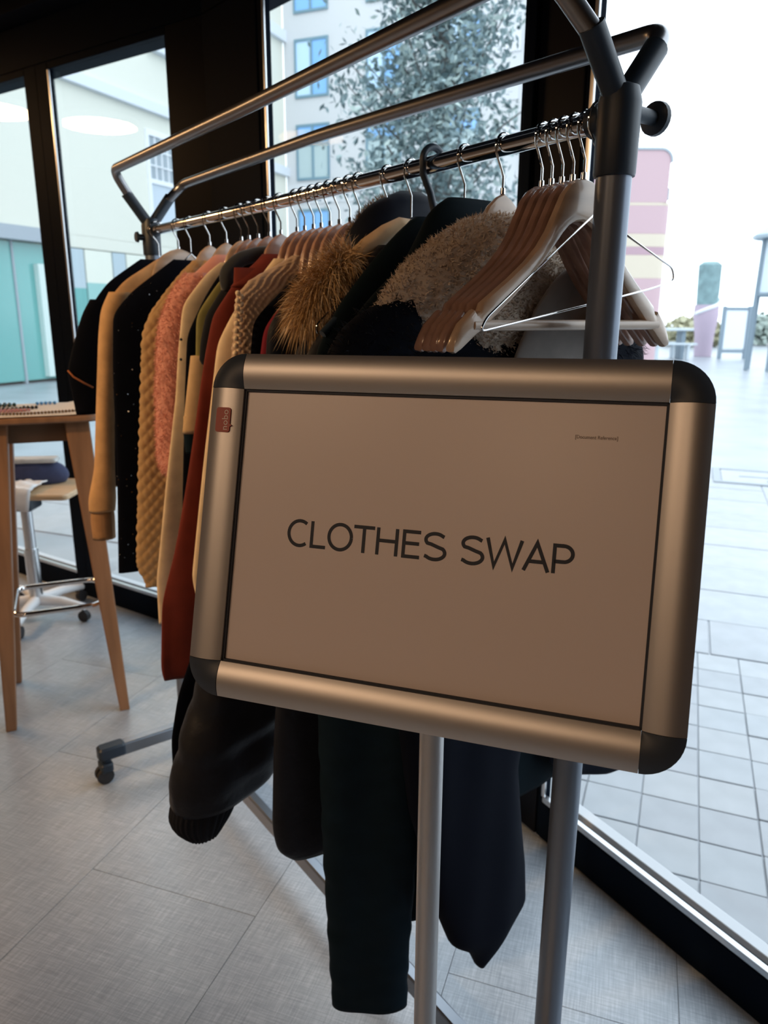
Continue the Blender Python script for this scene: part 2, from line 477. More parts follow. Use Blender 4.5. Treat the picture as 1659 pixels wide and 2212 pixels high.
def inside_room(q):
    for k in range(len(ROOM)):
        a, b = ROOM[k], ROOM[(k + 1) % len(ROOM)]
        if (q[0] - a[0]) * (b[1] - a[1]) - (q[1] - a[1]) * (b[0] - a[0]) < -0.0: return False
    return True
def near_room(c, r):
    return any(inside_room(c + e1 * a * r + e2 * b * r) for a in (-1, 0, 1) for b in (-1, 0, 1))
def stones(meshes, rows, cols):
    for (r0, r1) in rows:
        for (c0, c1) in cols:
            c = e1 * (r0 + r1) / 2 + e2 * (c0 + c1) / 2
            if near_room(c, max(r1 - r0, c1 - c0) / 2 - 0.015): continue
            o = bpy.data.objects.new('paving_stone', meshes[rng.integers(3)]); COL.objects.link(o)
            o.parent = ground; o.location = (c[0], c[1], float(rng.uniform(-0.002, 0.001))); o.rotation_euler = (0, 0, -oa)
S = 0.1545
sm = [slab_mesh(S - 0.004, S - 0.004, m) for m in STONE]
stones(sm, [(0.80 + k * S, 0.80 + (k + 1) * S) for k in range(15)], [(k * S - 0.003, (k + 1) * S - 0.003) for k in range(-3, 7)])
lm = [slab_mesh(0.592, 0.422, m) for m in STONE]
lm2 = [slab_mesh(0.742, 0.592, m) for m in STONE]
stones([slab_mesh(0.392, 0.372, m) for m in STONE], [(3.12, 3.5)], [(k * 0.4 - 0.6, (k + 1) * 0.4 - 0.6) for k in range(5)])
stones(lm, [(3.5 + k * 0.43, 3.5 + (k + 1) * 0.43) for k in range(9)], [(k * 0.6 - 0.55, (k + 1) * 0.6 - 0.55) for k in range(4)])
stones(lm2, [(1.0 + k * 0.6, 1.6 + k * 0.6) for k in range(9)], [(k * 0.75 - 4.75, (k + 1) * 0.75 - 4.75) for k in range(5)])
# square drain cover set in the paving
dc = e1 * 7.05 + e2 * 0.62
t = thing('drain_cover', 'square drain cover frame set in the pale paving outside, right of the sign', 'drain cover', (dc[0], dc[1], 0), -oa)
mdr = mat('drain_metal', (0.30, 0.33, 0.36), 0.5, 0.3)
obj('cover_frame', MB().box((-0.3, 0, 0.004), (0.03, 0.33, 0.006)).box((0.3, 0, 0.004), (0.03, 0.33, 0.006)).box((0, 0.3, 0.004), (0.27, 0.03, 0.006)).box((0, -0.3, 0.004), (0.27, 0.03, 0.006)), mdr, t)
obj('cover_plate', MB().rbox((0, 0, 0.002), (0.262, 0.262, 0.004), 0.02), STONE[0], t)
obj('lifting_eye', MB().box((0.0, 0.0, 0.007), (0.12, 0.02, 0.003)).box((0.12, -0.15, 0.007), (0.03, 0.03, 0.003)), mdr, t)

# pale rendered house seen through the left panes
C0 = V(-3.107, 25.0, 0)
def wall_box(base, d, n, t0, t1_, z0, z1, y0, y1):
    c = d * (t0 + t1_) / 2 + n * (y0 + y1) / 2 + V(0, 0, (z0 + z1) / 2)
    return MB().box(c, (abs(t1_ - t0) / 2, abs(y1 - y0) / 2, (z1 - z0) / 2), [d, n, V(0, 0, 1)])
CREAM = mat('cream_render', (0.70, 0.70, 0.61), 0.85)
CREAM_SH = mat('cream_band', (0.68, 0.72, 0.76), 0.8)
TEAL = mat('teal_glass_panel', (0.14, 0.40, 0.38), 0.12, spec=0.7)
GREYF = mat('grey_fascia', (0.36, 0.41, 0.45), 0.6)
WINW = mat('white_window_paint', (0.80, 0.82, 0.84), 0.5)
DARKPANE = mat('grey_window_pane', (0.34, 0.39, 0.42), 0.08, spec=0.8)
bl = thing('house', 'pale cream house with teal shopfront and sash window outside the left panes', 'building', tuple(C0))
dn = -e1; on_ = e2      # along the face towards the viewer / outward normal
bx = lambda *a: wall_box(None, dn, on_, *a)
obj('wall', bx(0, 15, 2.95, 12.0, -0.4, 0), CREAM, bl)
obj('ground_floor_wall', bx(0, 15, 0, 2.95, -0.9, -0.5), CREAM, bl)
obj('string_course', bx(2.2, 15, 5.88, 6.10, 0, 0.14), CREAM_SH, bl)
obj('string_course', bx(2.2, 6.4, 7.20, 7.42, 0, 0.18), CREAM_SH, bl)
obj('string_course', bx(0, 2.0, 9.2, 9.5, 0, 0.14), CREAM_SH, bl)
obj('string_course', bx(0, 2.0, 5.5, 5.75, 0, 0.14), CREAM_SH, bl)
obj('downpipe', MB().tube([dn * 5.5 + on_ * 0.08 + V(0, 0, 3.0), dn * 5.5 + on_ * 0.08 + V(0, 0, 7.15)], 0.05), CREAM_SH, bl, smooth=True)
wf = obj('sash_window', bx(5.58, 6.66, 5.38, 5.50, 0, 0.06).add(bx(5.58, 6.66, 3.38, 3.46, 0, 0.09).v, MB().box((0, 0, 0), (1, 1, 1)).f).add(bx(5.58, 5.66, 3.46, 5.38, 0, 0.06).v, MB().box((0, 0, 0), (1, 1, 1)).f).add(bx(6.58, 6.66, 3.46, 5.38, 0, 0.06).v, MB().box((0, 0, 0), (1, 1, 1)).f).add(bx(5.66, 6.58, 4.34, 4.44, 0, 0.06).v, MB().box((0, 0, 0), (1, 1, 1)).f), WINW, bl)
obj('pane', bx(5.66, 6.58, 4.44, 5.38, 0.0, 0.02), DARKPANE, wf)
obj('pane', bx(5.66, 6.58, 3.46, 4.34, 0.0, 0.02), mat('pale_pane', (0.55, 0.62, 0.68), 0.1), wf)
for a in (5.89, 6.12, 6.35):
    obj('muntin', bx(a - 0.015, a + 0.015, 4.44, 5.38, 0.02, 0.045), WINW, wf)
for z in (4.74, 5.07):
    obj('muntin', bx(5.66, 6.58, z - 0.015, z + 0.015, 0.02, 0.045), WINW, wf)
obj('fascia', bx(9.75, 15, 2.70, 2.96, 0.0, 0.25), GREYF, bl)
obj('signband', bx(4.0, 9.75, 2.70, 2.96, -0.4, 0.0), CREAM, bl)
PALEY = mat('pale_shop_panel', (0.74, 0.76, 0.66), 0.25); BLUEG = mat('blue_grey_shop_panel', (0.45, 0.54, 0.58), 0.2); PALET = mat('pale_teal_panel', (0.30, 0.54, 0.51), 0.2)
a = 4.0
for k, (wdt, up, lo) in enumerate(((0.9, PALEY, PALEY), (0.8, BLUEG, PALEY), (0.7, PALEY, BLUEG), (0.42, BLUEG, PALET), (0.8, PALEY, PALET), (0.45, BLUEG, PALET), (0.85, PALEY, PALET), (0.85, BLUEG, TEAL), (1.05, TEAL, TEAL), (1.2, TEAL, TEAL), (1.3, TEAL, TEAL), (1.3, TEAL, TEAL))):
    zs = 2.0 - 0.12 * (k % 3)
    obj('shop_panel', bx(a + 0.02, a + wdt - 0.02, zs, 2.68, -0.06, 0.0), up, bl)
    obj('shop_panel', bx(a + 0.02, a + wdt - 0.02, 0.05, zs, -0.06, 0.0), lo, bl)
    if k > 7: obj('shop_mullion', bx(a + wdt - 0.02, a + wdt + 0.02, 0.0, 2.70, -0.06, 0.03), GREYF, bl)
    a += wdt
obj('reflection_streak', bx(10.05, 10.32, 0.1, 2.3, 0.0, 0.12), mat('pale_teal_reflection', (0.62, 0.74, 0.70), 0.4), bl)  # pale box standing in for a vertical reflection in the shop glass

# pale stone block straight ahead
sb = thing('stone_building', 'pale grey stone building with blue paned windows behind the tree', 'building', tuple(C0))
STONEW = mat('pale_stone_wall', (0.56, 0.57, 0.58), 0.85)
sn = -e1
sx = lambda *a: wall_box(None, e2, sn, *a)
obj('wall', sx(0.02, 9.2, 0, 16, -0.4, 0), STONEW, sb)
BOXF = MB().box((0, 0, 0), (1, 1, 1)).f
row_h = 0.585
blk = [slab for slab in (mat('stone_block_light', (0.61, 0.62, 0.635), 0.9), mat('stone_block_mid', (0.57, 0.585, 0.60), 0.9))]
bm_ = [MB(), MB()]
WINS = [(0.40, 1.52), (2.72, 3.84), (5.04, 6.16), (7.36, 8.48)]
ZS = [(9.9, 11.5), (7.65, 9.23), (5.36, 6.93), (2.95, 4.53), (0.6, 2.2)]
zz = 0.0; r_ = 0
while zz < 13:
    xx = 0.04 - (0.45 if r_ % 2 else 0)
    while xx < 8.3:
        a0, a1 = max(0.04, xx), xx + 0.9
        if a1 > a0 + 0.05 and not any(a1 > w0 - 0.08 and a0 < w1 + 0.08 and zz + row_h > z0 - 0.08 and zz < z1 + 0.08 for w0, w1 in WINS for z0, z1 in ZS):
            q = sx(a0 + 0.01, a1 - 0.01, zz + 0.01, zz + row_h - 0.01, 0, 0.02 + 0.012 * random.random())
            if 3.4 < zz < 11.2: obj('stone_block', q, blk[random.randint(0, 1)], sb, fix=False)
            else: bm_[0].add(q.v, q.f)
        xx += 0.9
    zz += row_h; r_ += 1
obj('stone_courses', bm_[0], blk[0], sb, kind='stuff')
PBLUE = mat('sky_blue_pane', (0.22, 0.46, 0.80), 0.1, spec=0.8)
PPALE = mat('pale_curtained_pane', (0.50, 0.68, 0.85), 0.2)
PGREY = mat('grey_green_pane', (0.42, 0.52, 0.53), 0.15)
TEALF = mat('blue_grey_window_frame', (0.16, 0.27, 0.33), 0.5)
for w0, w1 in WINS:
    for zi, (z0, z1) in enumerate(ZS[:4]):
        f = MB()
        for q in ((w0, w1, z1 - 0.07, z1), (w0, w1, z0, z0 + 0.07), (w0, w0 + 0.06, z0 + 0.07, z1 - 0.07), (w1 - 0.06, w1, z0 + 0.07, z1 - 0.07), ((w0 + w1) / 2 - 0.035, (w0 + w1) / 2 + 0.035, z0 + 0.07, z1 - 0.07)):
            f.add(sx(*q, 0.0, 0.05).v, BOXF)
        zt = z1 - 0.56 if zi == 2 else None
        if zt: f.add(sx(w0 + 0.06, w1 - 0.06, zt - 0.04, zt + 0.04, 0.0, 0.05).v, BOXF)
        fo = obj('window', f, TEALF, sb)
        c = (w0 + w1) / 2
        for a, b in ((w0 + 0.06, c - 0.035), (c + 0.035, w1 - 0.06)):
            if zt:
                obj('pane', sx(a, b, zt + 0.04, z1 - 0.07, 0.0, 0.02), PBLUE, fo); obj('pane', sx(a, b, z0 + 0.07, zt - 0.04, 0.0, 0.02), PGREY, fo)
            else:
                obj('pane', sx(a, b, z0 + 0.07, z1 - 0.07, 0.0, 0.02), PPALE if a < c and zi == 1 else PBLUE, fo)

# tree
def tree(loc, name, label):
    t = thing(name, label, 'tree', loc)
    BARK = mat('grey_bark', (0.12, 0.12, 0.115), 0.9)
    r = np.random.default_rng(3)
    obj('trunk', MB().tube([V(0, 0, 0), V(0.03, 0, 1.2), V(-0.02, 0.02, 2.2), V(0.02, 0, 3.4), V(0, 0, 4.8), V(0.05, 0, 6.0)], [0.11, 0.09, 0.08, 0.06, 0.035, 0.01], 10), BARK, t, smooth=True)
    br = MB(); tips = []
    for k in range(70):
        z0 = r.uniform(1.8, 5.4); a = r.uniform(0, 2 * math.pi)
        ln = (1.25 - 0.16 * (z0 - 1.8)) * r.uniform(0.55, 1.15)
        p0 = V(0, 0, z0); p2 = p0 + V(math.cos(a) * ln, math.sin(a) * ln, ln * r.uniform(0.4, 0.9)); p1 = (p0 + p2) / 2 + V(0, 0, -0.05)
        br.tube([p0, p1, p2], [0.022, 0.013, 0.004], 5)
        for w in np.linspace(0.3, 1.0, 5): tips.append((p0 * (1 - w) + p2 * w, 0.20 + 0.10 * r.random()))
    obj('branches', br, BARK, t, smooth=True, fix=False)
    vs = []; fs = []
    for c, s in tips:
        if r.random() < 0.12: continue
        for k in range(40):
            p_ = c + r.normal(0, s * 0.62, 3)
            ax = r.normal(0, 1, 3); ax /= np.linalg.norm(ax); b = np.cross(ax, r.normal(0, 1, 3)); b /= np.linalg.norm(b)
            L_ = r.uniform(0.034, 0.060); n_ = len(vs)
            vs += [p_ - ax * L_, p_ + b * L_ * 0.45, p_ + ax * L_, p_ - b * L_ * 0.45]; fs.append((n_, n_ + 1, n_ + 2, n_ + 3))
    obj('foliage', MB().add(vs, fs), mat('tree_leaf', (0.10, 0.17, 0.15), 0.6, island=[(0, (0.09, 0.14, 0.15)), (0.6, (0.19, 0.27, 0.28)), (1, (0.36, 0.44, 0.41))]), t, kind='stuff', fix=False)
    return t
tree((0.62, 9.0, 0), 'street_tree', 'slim grey green street tree in front of the stone building')

# red advertising pillar building to the right, and street furniture
rt = thing('red_tower', 'faded red tower with rounded corner and cream stripes, outside right of the rack post', 'building', (4.75, 14.0, 0))
RED = mat('haze_paled_red_panel', (0.52, 0.36, 0.385), 0.6); CRS = mat('cream_stripe_panel', (0.62, 0.54, 0.43), 0.6); RDK = mat('dull_red_stripe', (0.44, 0.29, 0.33), 0.6)  # panel red greyed and paled, haze mixed into the colour
for nm, z0, z1, m in (('tower_panel', 0, 2.02, RED), ('stripe', 2.02, 2.42, CRS), ('stripe', 2.42, 2.56, RDK), ('stripe', 2.56, 2.78, CRS), ('tower_panel', 2.78, 3.25, RED), ('stripe', 3.25, 3.30, CRS)):
    obj(nm, MB().rbox((0.28 * 0 - 0.55, 0.5, (z0 + z1) / 2), (0.87, 0.45, (z1 - z0) / 2), 0.2, seg=4, e=0.005), m, rt, smooth=True)
def tower_top(g):
    pts = [(-1.42 - g, 3.30), (0.22 + g, 3.30), (0.22 + g, 3.96)] + [(0.04 + (0.18 + g) * math.cos(a_), 3.97 + (0.18 + g) * math.sin(a_)) for a_ in np.linspace(0.1, math.pi / 2, 7)] + [(-1.42 - g, 4.15 + g)]
    return pts
obj('tower_panel', MB().prism(tower_top(0.0), 0.05, 0.95, lambda a, b, w: (a, w, b)), RED, rt)
cap_o = tower_top(0.04); cap_i = tower_top(0.001); cpm = MB()
for q in range(2, len(cap_o) - 1):
    a0_, a1_, b0_, b1_ = cap_i[q], cap_i[q + 1], cap_o[q], cap_o[q + 1]
    cpm.add([(a0_[0], 0.03, a0_[1]), (a1_[0], 0.03, a1_[1]), (b1_[0], 0.03, b1_[1]), (b0_[0], 0.03, b0_[1]), (a0_[0], 0.97, a0_[1]), (a1_[0], 0.97, a1_[1]), (b1_[0], 0.97, b1_[1]), (b0_[0], 0.97, b0_[1])], [(0, 1, 2, 3), (4, 7, 6, 5), (0, 4, 5, 1), (1, 5, 6, 2), (2, 6, 7, 3), (3, 7, 4, 0)])
obj('tower_cap', cpm, GREYF, rt, kind='stuff')
obj('aerial', MB().tube([V(-0.4, 0.5, 4.19), V(-0.46, 0.5, 4.62)], 0.012, 6), GREYF, rt)
obj('side_rail', MB().tube([V(0.34, 0.5, 2.55), V(0.34, 0.5, 3.55)], 0.03, 6).box((0.34, 0.5, 3.5), (0.05, 0.05, 0.1)).box((0.34, 0.5, 2.7), (0.05, 0.05, 0.06)), GREYF, rt)

# wrapped leaning column
wc = thing('wrapped_column', 'thick column in grey green and mauve wrap with white ribbon, out on the square', 'column', (11.25, 26.8, 0))
pr = [(0.42, 0), (0.47, 0.8), (0.50, 1.7), (0.47, 2.3), (0.45, 3.55)]
def lean(v): return [(0.80 * x - 0.02 * z, 0.8 * y, 0.88 * z) for x, y, z in v]
m0 = MB().lathe([(0.36, 0), (0.40, 0.8), (0.52, 1.6), (0.50, 2.0)], seg=20); m0.v = lean(m0.v)
obj('mauve_wrap', m0, mat('mauve_wrap', (0.48, 0.38, 0.46), 0.7), wc, smooth=True)
m0 = MB().lathe([(0.44, 2.0), (0.46, 2.6), (0.47, 3.5), (0.30, 3.62)], seg=20); m0.v = lean(m0.v)
obj('green_wrap', m0, mat('grey_green_wrap', (0.20, 0.30, 0.31), 0.8, grain=((3, 3, 3), 0.3)), wc, smooth=True)
m0 = MB().tube([V(0.52 * math.cos(a), 0.52 * math.sin(a), 1.65 + 0.55 * (a + 2.9) / 2.9) for a in np.linspace(-2.9, 0.1, 16)], 0.07, 6); m0.v = lean(m0.v)
obj('white_ribbon', m0, mat('white_ribbon', (0.8, 0.82, 0.84), 0.6), wc, smooth=True)

ad = thing('notice_stand', 'framed white notice stand on two posts, on the square beyond the right window', 'notice stand', (11.6, 25.3, 0))
GPOST = mat('blue_grey_post', (0.20, 0.26, 0.31), 0.5)
for sx_ in (-0.42, 0.42): obj('post', MB().box((sx_, 0, 0.85), (0.05, 0.05, 0.85)), GPOST, ad)
obj('panel', MB().rbox((0, 0, 0.95), (0.36, 0.03, 0.62), 0.02), mat('white_notice', (0.72, 0.77, 0.83), 0.5), ad)
obj('crossbar', MB().box((0, 0, 0.25), (0.36, 0.04, 0.05)).box((0, 0, 1.62), (0.36, 0.04, 0.05)), GPOST, ad)

kl = thing('glass_lantern_kiosk', 'tall lantern shaped glass kiosk on thin posts at the right edge', 'kiosk', (10.15, 19.9, 0))
for a in range(6):
    an = math.pi / 3 * a
    obj('post', MB().tube([V(0.62 * math.cos(an), 0.62 * math.sin(an), 0), V(0.55 * math.cos(an), 0.55 * math.sin(an), 3.3)], 0.055, 8), GPOST, kl, smooth=True)
    b = math.pi / 3 * (a + 1)
    q = [V(0.55 * math.cos(an), 0.55 * math.sin(an), 1.95), V(0.55 * math.cos(b), 0.55 * math.sin(b), 1.95), V(0.53 * math.cos(b), 0.53 * math.sin(b), 3.25), V(0.53 * math.cos(an), 0.53 * math.sin(an), 3.25)]
    obj('pane', MB().add(q, [(0, 1, 2, 3)]), mat('pale_lantern_glass', (0.72, 0.80, 0.86), 0.15), kl)
obj('lantern_ring', MB().lathe([(0.60, 1.86), (0.62, 1.9), (0.60, 1.96)], seg=6), GPOST, kl)
obj('lantern_cap', MB().lathe([(0.78, 3.28), (0.80, 3.36), (0.42, 3.62), (0.16, 3.75), (0.12, 4.05), (0.03, 4.1)], seg=12), mat('kiosk_cap', (0.42, 0.50, 0.55), 0.5), kl)
for k, (x, y) in enumerate(((9.3, 25.2), (8.6, 28.5))):
    bn = thing('picnic_table', ('pale picnic table out on the square, left of the wrapped column', 'far pale picnic table on the square behind the nearer one')[k], 'table', (x, y, 0), 0.3 * k)
    PW = mat('pale_bench_paint', (0.52, 0.58, 0.62), 0.6)
    obj('table_top', MB().rbox((0, 0, 0.95), (0.75, 0.4, 0.04), 0.03), PW, bn)
    for sx_ in (-0.5, 0.5): obj('leg', MB().box((sx_, 0, 0.45), (0.06, 0.25, 0.45)), GPOST, bn)
    for sy in (-0.65, 0.65): obj('bench', MB().rbox((0, sy, 0.5), (0.75, 0.14, 0.03), 0.02).box((-0.5, sy, 0.23), (0.04, 0.1, 0.23)).box((0.5, sy, 0.23), (0.04, 0.1, 0.23)), PW, bn)
# hedge and far bank
for k, (x, y, s, m) in enumerate(((8.8, 33, 1.0, 0), (14.6, 36, 1.3, 1), (18.6, 38, 1.4, 0), (22.4, 39, 1.3, 1), (12.2, 40, 1.2, 0))):
    r = np.random.default_rng(50 + k); vs = []; fs = []
    for q in range(900):
        v_ = r.normal(0, 1, 3); v_ /= np.linalg.norm(v_); p_ = V(v_[0] * s * 1.3, v_[1] * s * 0.8, abs(v_[2]) * s * 1.0 + 0.15) * r.uniform(0.6, 1.0)
        ax = r.normal(0, 1, 3); ax /= np.linalg.norm(ax); b = np.cross(ax, r.normal(0, 1, 3)); b /= np.linalg.norm(b)
        L_ = 0.16; n_ = len(vs)
        vs += [p_ - ax * L_, p_ + b * L_, p_ + ax * L_, p_ - b * L_]; fs.append((n_, n_ + 1, n_ + 2, n_ + 3))
    h = thing('distant_bush', ('low grey green bush farthest left on the far side of the square', 'olive bush behind the notice stand', 'grey green bush right of the olive one, far across the square', 'olive bush at the far right behind the kiosk', 'grey green bush behind the wrapped column')[k], 'bush', (x, y, 0), group='bushes across the square')
    obj('foliage', MB().add(vs, fs), mat(('bush_grey_green', 'bush_olive')[m], ((0.34, 0.40, 0.36), (0.46, 0.44, 0.30))[m], 0.8), h, kind='stuff', fix=False)

# ------------------------------------------------------------------ sign stand
SX = V(0.94396, -0.32995, 0.00845); SU = V(0.08130, 0.25724, 0.96292); SN = V(-0.31989, -0.90827, 0.26965)
SX /= np.linalg.norm(SX); SU = SU - SX * (SU @ SX); SU /= np.linalg.norm(SU); SN = np.cross(SX, SU)
SC = V(0.03683, 0.64087, 1.15030)
base = V(0.047, 0.628, 0)
sign = thing('sign_stand', 'silver framed clothes swap sign on a floor pole in front of the rack', 'sign', tuple(base))
sp = lambda x, y, n=0.0: SC + SX * x + SU * y + SN * n - base
HW, HH = 0.2320, 0.1695; CW = 0.0345
def rail_profile(w=CW):
    """curved snap-frame section: (across from outer edge, height)"""
    pts = []
    for k in range(13):
        t_ = k / 12
        pts.append((w * t_, 0.0075 * math.sin(math.pi * (0.12 + 0.80 * t_)) ** 0.8 - 0.001))
    pts += [(w, -0.010), (0.001, -0.012)]
    return pts
prof = rail_profile()
def frame_rail(axis, side):
    mb = MB(); n = len(prof)
    L_ = (HW - CW) if axis == 'x' else (HH - CW)
    ends = (-L_ + 0.0004, L_ - 0.0004); vs = []
    for e in ends:
        for a, h in prof:
            if axis == 'x': vs.append(sp(e, side * (HH - a), h))
            else: vs.append(sp(side * (HW - a), e, h))
    fs = [tuple(range(n)), tuple(range(n, 2 * n))[::-1]]
    for i in range(n):
        j = (i + 1) % n; fs.append((i, j, n + j, n + i))
    mb.add(vs, fs)
    return mb
rails = {}
for axis, side in (('x', 1), ('x', -1), ('y', -1), ('y', 1)):
    rails[(axis, side)] = obj('frame_rail', frame_rail(axis, side), ALU, sign, smooth=True)
def corner(sx_, sy_):
    mb = MB(); n = len(prof); K = 10; vs = []
    cx, cy = sx_ * (HW - CW), sy_ * (HH - CW)
    for k in range(K + 1):
        a_ = math.pi / 2 * k / K
        for a, h in prof:
            r_ = (CW - a)
            vs.append(sp(cx + sx_ * r_ * math.cos(a_), cy + sy_ * r_ * math.sin(a_), h + 0.0004))
    fs = []
    for k in range(K):
        for i in range(n):
            j = (i + 1) % n; fs.append((k * n + i, k * n + j, (k + 1) * n + j, (k + 1) * n + i))
    fs.append(tuple(range(n))); fs.append(tuple(K * n + i for i in range(n))[::-1])
    return mb.add(vs, fs)
for sx_ in (-1, 1):
    for sy_ in (-1, 1): obj('frame_corner', corner(sx_, sy_), GREY_PLASTIC, sign, smooth=True)
AX = [SX, SU, SN]
obj('backing_panel', MB().box(sp(0, 0, -0.0085), (HW - CW - 0.0005, HH - CW - 0.0005, 0.003), AX), GREY_PLASTIC, sign)
seal = MB()
for q in ((0, HH - CW - 0.001, HW - CW, 0.001), (0, -(HH - CW - 0.001), HW - CW, 0.001), (HW - CW - 0.001, 0, 0.001, HH - CW), (-(HW - CW - 0.001), 0, 0.001, HH - CW)):
    seal.box(sp(q[0], q[1], -0.0035), (q[2], q[3], 0.0022), AX)
obj('frame_seal', seal, INK, sign)
poster = obj('poster', MB().box(sp(0, 0, -0.0048), (HW - CW - 0.0022, HH - CW - 0.0022, 0.0006), AX), PAPER, sign)
def letters(txt, x0, x1, y0, y1, n, m, name, parent, spacing=1.0, rot=False):
    co, fs = fit_text(txt, x0, x1, y0, y1, spacing)
    if rot: vs = [sp(rot[0] - y, rot[1] + x, n + z) for x, y, z in co]
    else: vs = [sp(x, y, n + z) for x, y, z in co]
    return obj(name, MB().add(vs, fs), m, parent, fix=False)
def arc(cx, cy, rx, ry, a0, a1, n=18): return [(cx + rx * math.cos(math.radians(a0 + (a1 - a0) * k / n)), cy + ry * math.sin(math.radians(a0 + (a1 - a0) * k / n))) for k in range(n + 1)]
GLYPHS = {   # strokes on a cap height of 1 (centre lines), advance width
    'C': ([arc(0.56, 0.5, 0.46, 0.47, 52, 308, 26)], 0.95), 'L': ([[(0.13, 1.0), (0.13, 0.05), (0.72, 0.05)]], 0.76),
    'O': ([arc(0.54, 0.5, 0.46, 0.47, 0, 360, 36)], 1.08), 'T': ([[(0.0, 0.95), (0.84, 0.95)], [(0.42, 0.95), (0.42, 0.0)]], 0.85),
    'H': ([[(0.13, 1), (0.13, 0)], [(0.87, 1), (0.87, 0)], [(0.13, 0.53), (0.87, 0.53)]], 1.02), 'E': ([[(0.76, 0.95), (0.13, 0.95), (0.13, 0.05), (0.76, 0.05)], [(0.13, 0.53), (0.72, 0.53)]], 0.86),
    'S': ([[(0.79, 0.86)] + arc(0.46, 0.735, 0.36, 0.225, 42, 215, 14) + [(0.32, 0.575), (0.58, 0.485)] + arc(0.46, 0.28, 0.385, 0.24, 40, -140, 16) + [(0.08, 0.15)]], 0.93), ' ': ([], 0.46),
    'W': ([[(0.05, 1), (0.33, 0.03), (0.66, 0.97), (0.99, 0.03), (1.27, 1)]], 1.34), 'A': ([[(0.04, 0), (0.46, 0.97), (0.88, 0)], [(0.19, 0.33), (0.73, 0.33)]], 0.93),
    'P': ([[(0.13, 0), (0.13, 0.95), (0.45, 0.95)] + arc(0.45, 0.68, 0.30, 0.27, 90, -90, 14) + [(0.13, 0.41)]], 0.80)}
def stroke(path, w, fn):
    P_ = [np.array(q) for q in path]; n = len(P_); vs = []; fs = []
    for i in range(n):
        a = P_[i] - P_[i - 1] if i else P_[1] - P_[0]; b = P_[i + 1] - P_[i] if i < n - 1 else a
        a = a / np.linalg.norm(a); b = b / np.linalg.norm(b); na, nb = V(-a[1], a[0]), V(-b[1], b[0])
        m_ = na + nb; m_ /= np.linalg.norm(m_); k = w / max(0.42, m_ @ na)
        vs += [fn(*(P_[i] + m_ * k)), fn(*(P_[i] - m_ * k))]
    for i in range(n - 1): fs.append((2 * i, 2 * i + 1, 2 * i + 3, 2 * i + 2))
    return vs, fs
x_ = 0.0; tot = sum(GLYPHS[c][1] for c in 'CLOTHES SWAP') - 0.10; lt = MB()
CAP = 0.0254; KX = 0.2695 / tot
for c in 'CLOTHES SWAP':
    for si, st_ in enumerate(GLYPHS[c][0]):
        vs, fs = stroke([(q[0], q[1]) for q in st_], 0.066, lambda a, b: sp(-0.1390 + (x_ + a - 0.05) * KX, -0.0146 + b * CAP, -0.0040 + 0.00006 * si))
        lt.add(vs, fs)
    x_ += GLYPHS[c][1]
obj('lettering', lt, INK, poster, fix=False)
letters('[Document Reference]', 0.1240, 0.1590, 0.1015, 0.1055, -0.0040, INK_FAINT, 'small_print', poster, 1.0)
# badge on the left rail
bpts = []
bx0, bx1, by0, by1 = -0.2226, -0.2068, 0.0906, 0.1150
for q, (cx, cy) in enumerate(((bx1 - 0.0025, by1 - 0.0025), (bx0 + 0.0025, by1 - 0.0025), (bx0 + 0.0025, by0 + 0.0025), (bx1 - 0.0025, by0 + 0.0025))):
    for k in range(5):
        a_ = math.pi / 2 * (q + k / 4); bpts.append((cx + 0.0025 * math.cos(a_), cy + 0.0025 * math.sin(a_)))
bpts += [(bx1, 0.0962), (bx1 + 0.0022, 0.0976), (bx1, 0.0992)]
badge = obj('badge', MB().prism(bpts, 0.0058, 0.0074, lambda a, b, w: sp(a, b, w)), BADGE_RED, sign, label='red speech bubble badge with thin white lettering')
co, fs = fit_text('nobo', 0, 0.0198, 0, 0.0066, 1.05)
obj('lettering', MB().add([sp(-0.2090 - y, 0.0928 + x, 0.0076 + z) for x, y, z in co], fs), BADGE_WHITE, badge, fix=False)
obj('pole', MB().tube([V(0.0, 0.004, 0.012), V(0.0, 0.004, 0.985)], 0.0118, 20), ALU, sign, smooth=True)
obj('tilt_bracket', MB().tube([V(0.0, 0.004, 0.97), V(0, 0.012, 1.02), sp(0.0, -0.06, -0.022)], [0.0118, 0.011, 0.010], 12).box(sp(0, -0.06, -0.015), (0.04, 0.05, 0.0036), AX), GREY_PLASTIC, sign, smooth=True)
obj('base_plate', MB().rbox((0, 0.0, 0.006), (0.19, 0.19, 0.006), 0.03), ALU, sign, smooth=True)

# ------------------------------------------------------------------ clothes rack
RL = V(-0.62059, 2.08402, 0); RR = V(0.25580, 0.89966, 0)
d = (RR - RL) / np.linalg.norm(RR - RL); p = V(-d[1], d[0], 0); p = p if p[0] > 0 else -p
LEN = float(np.linalg.norm(RR - RL)); ZR = 1.562
ROT = math.atan2(p[1], p[0])            # local x = p (window side), local y = -d (away from the viewer)
rack = thing('clothes_rack', 'grey tubular clothes rack with chrome rail and double top bars', 'clothes rack', tuple(RL), ROT)
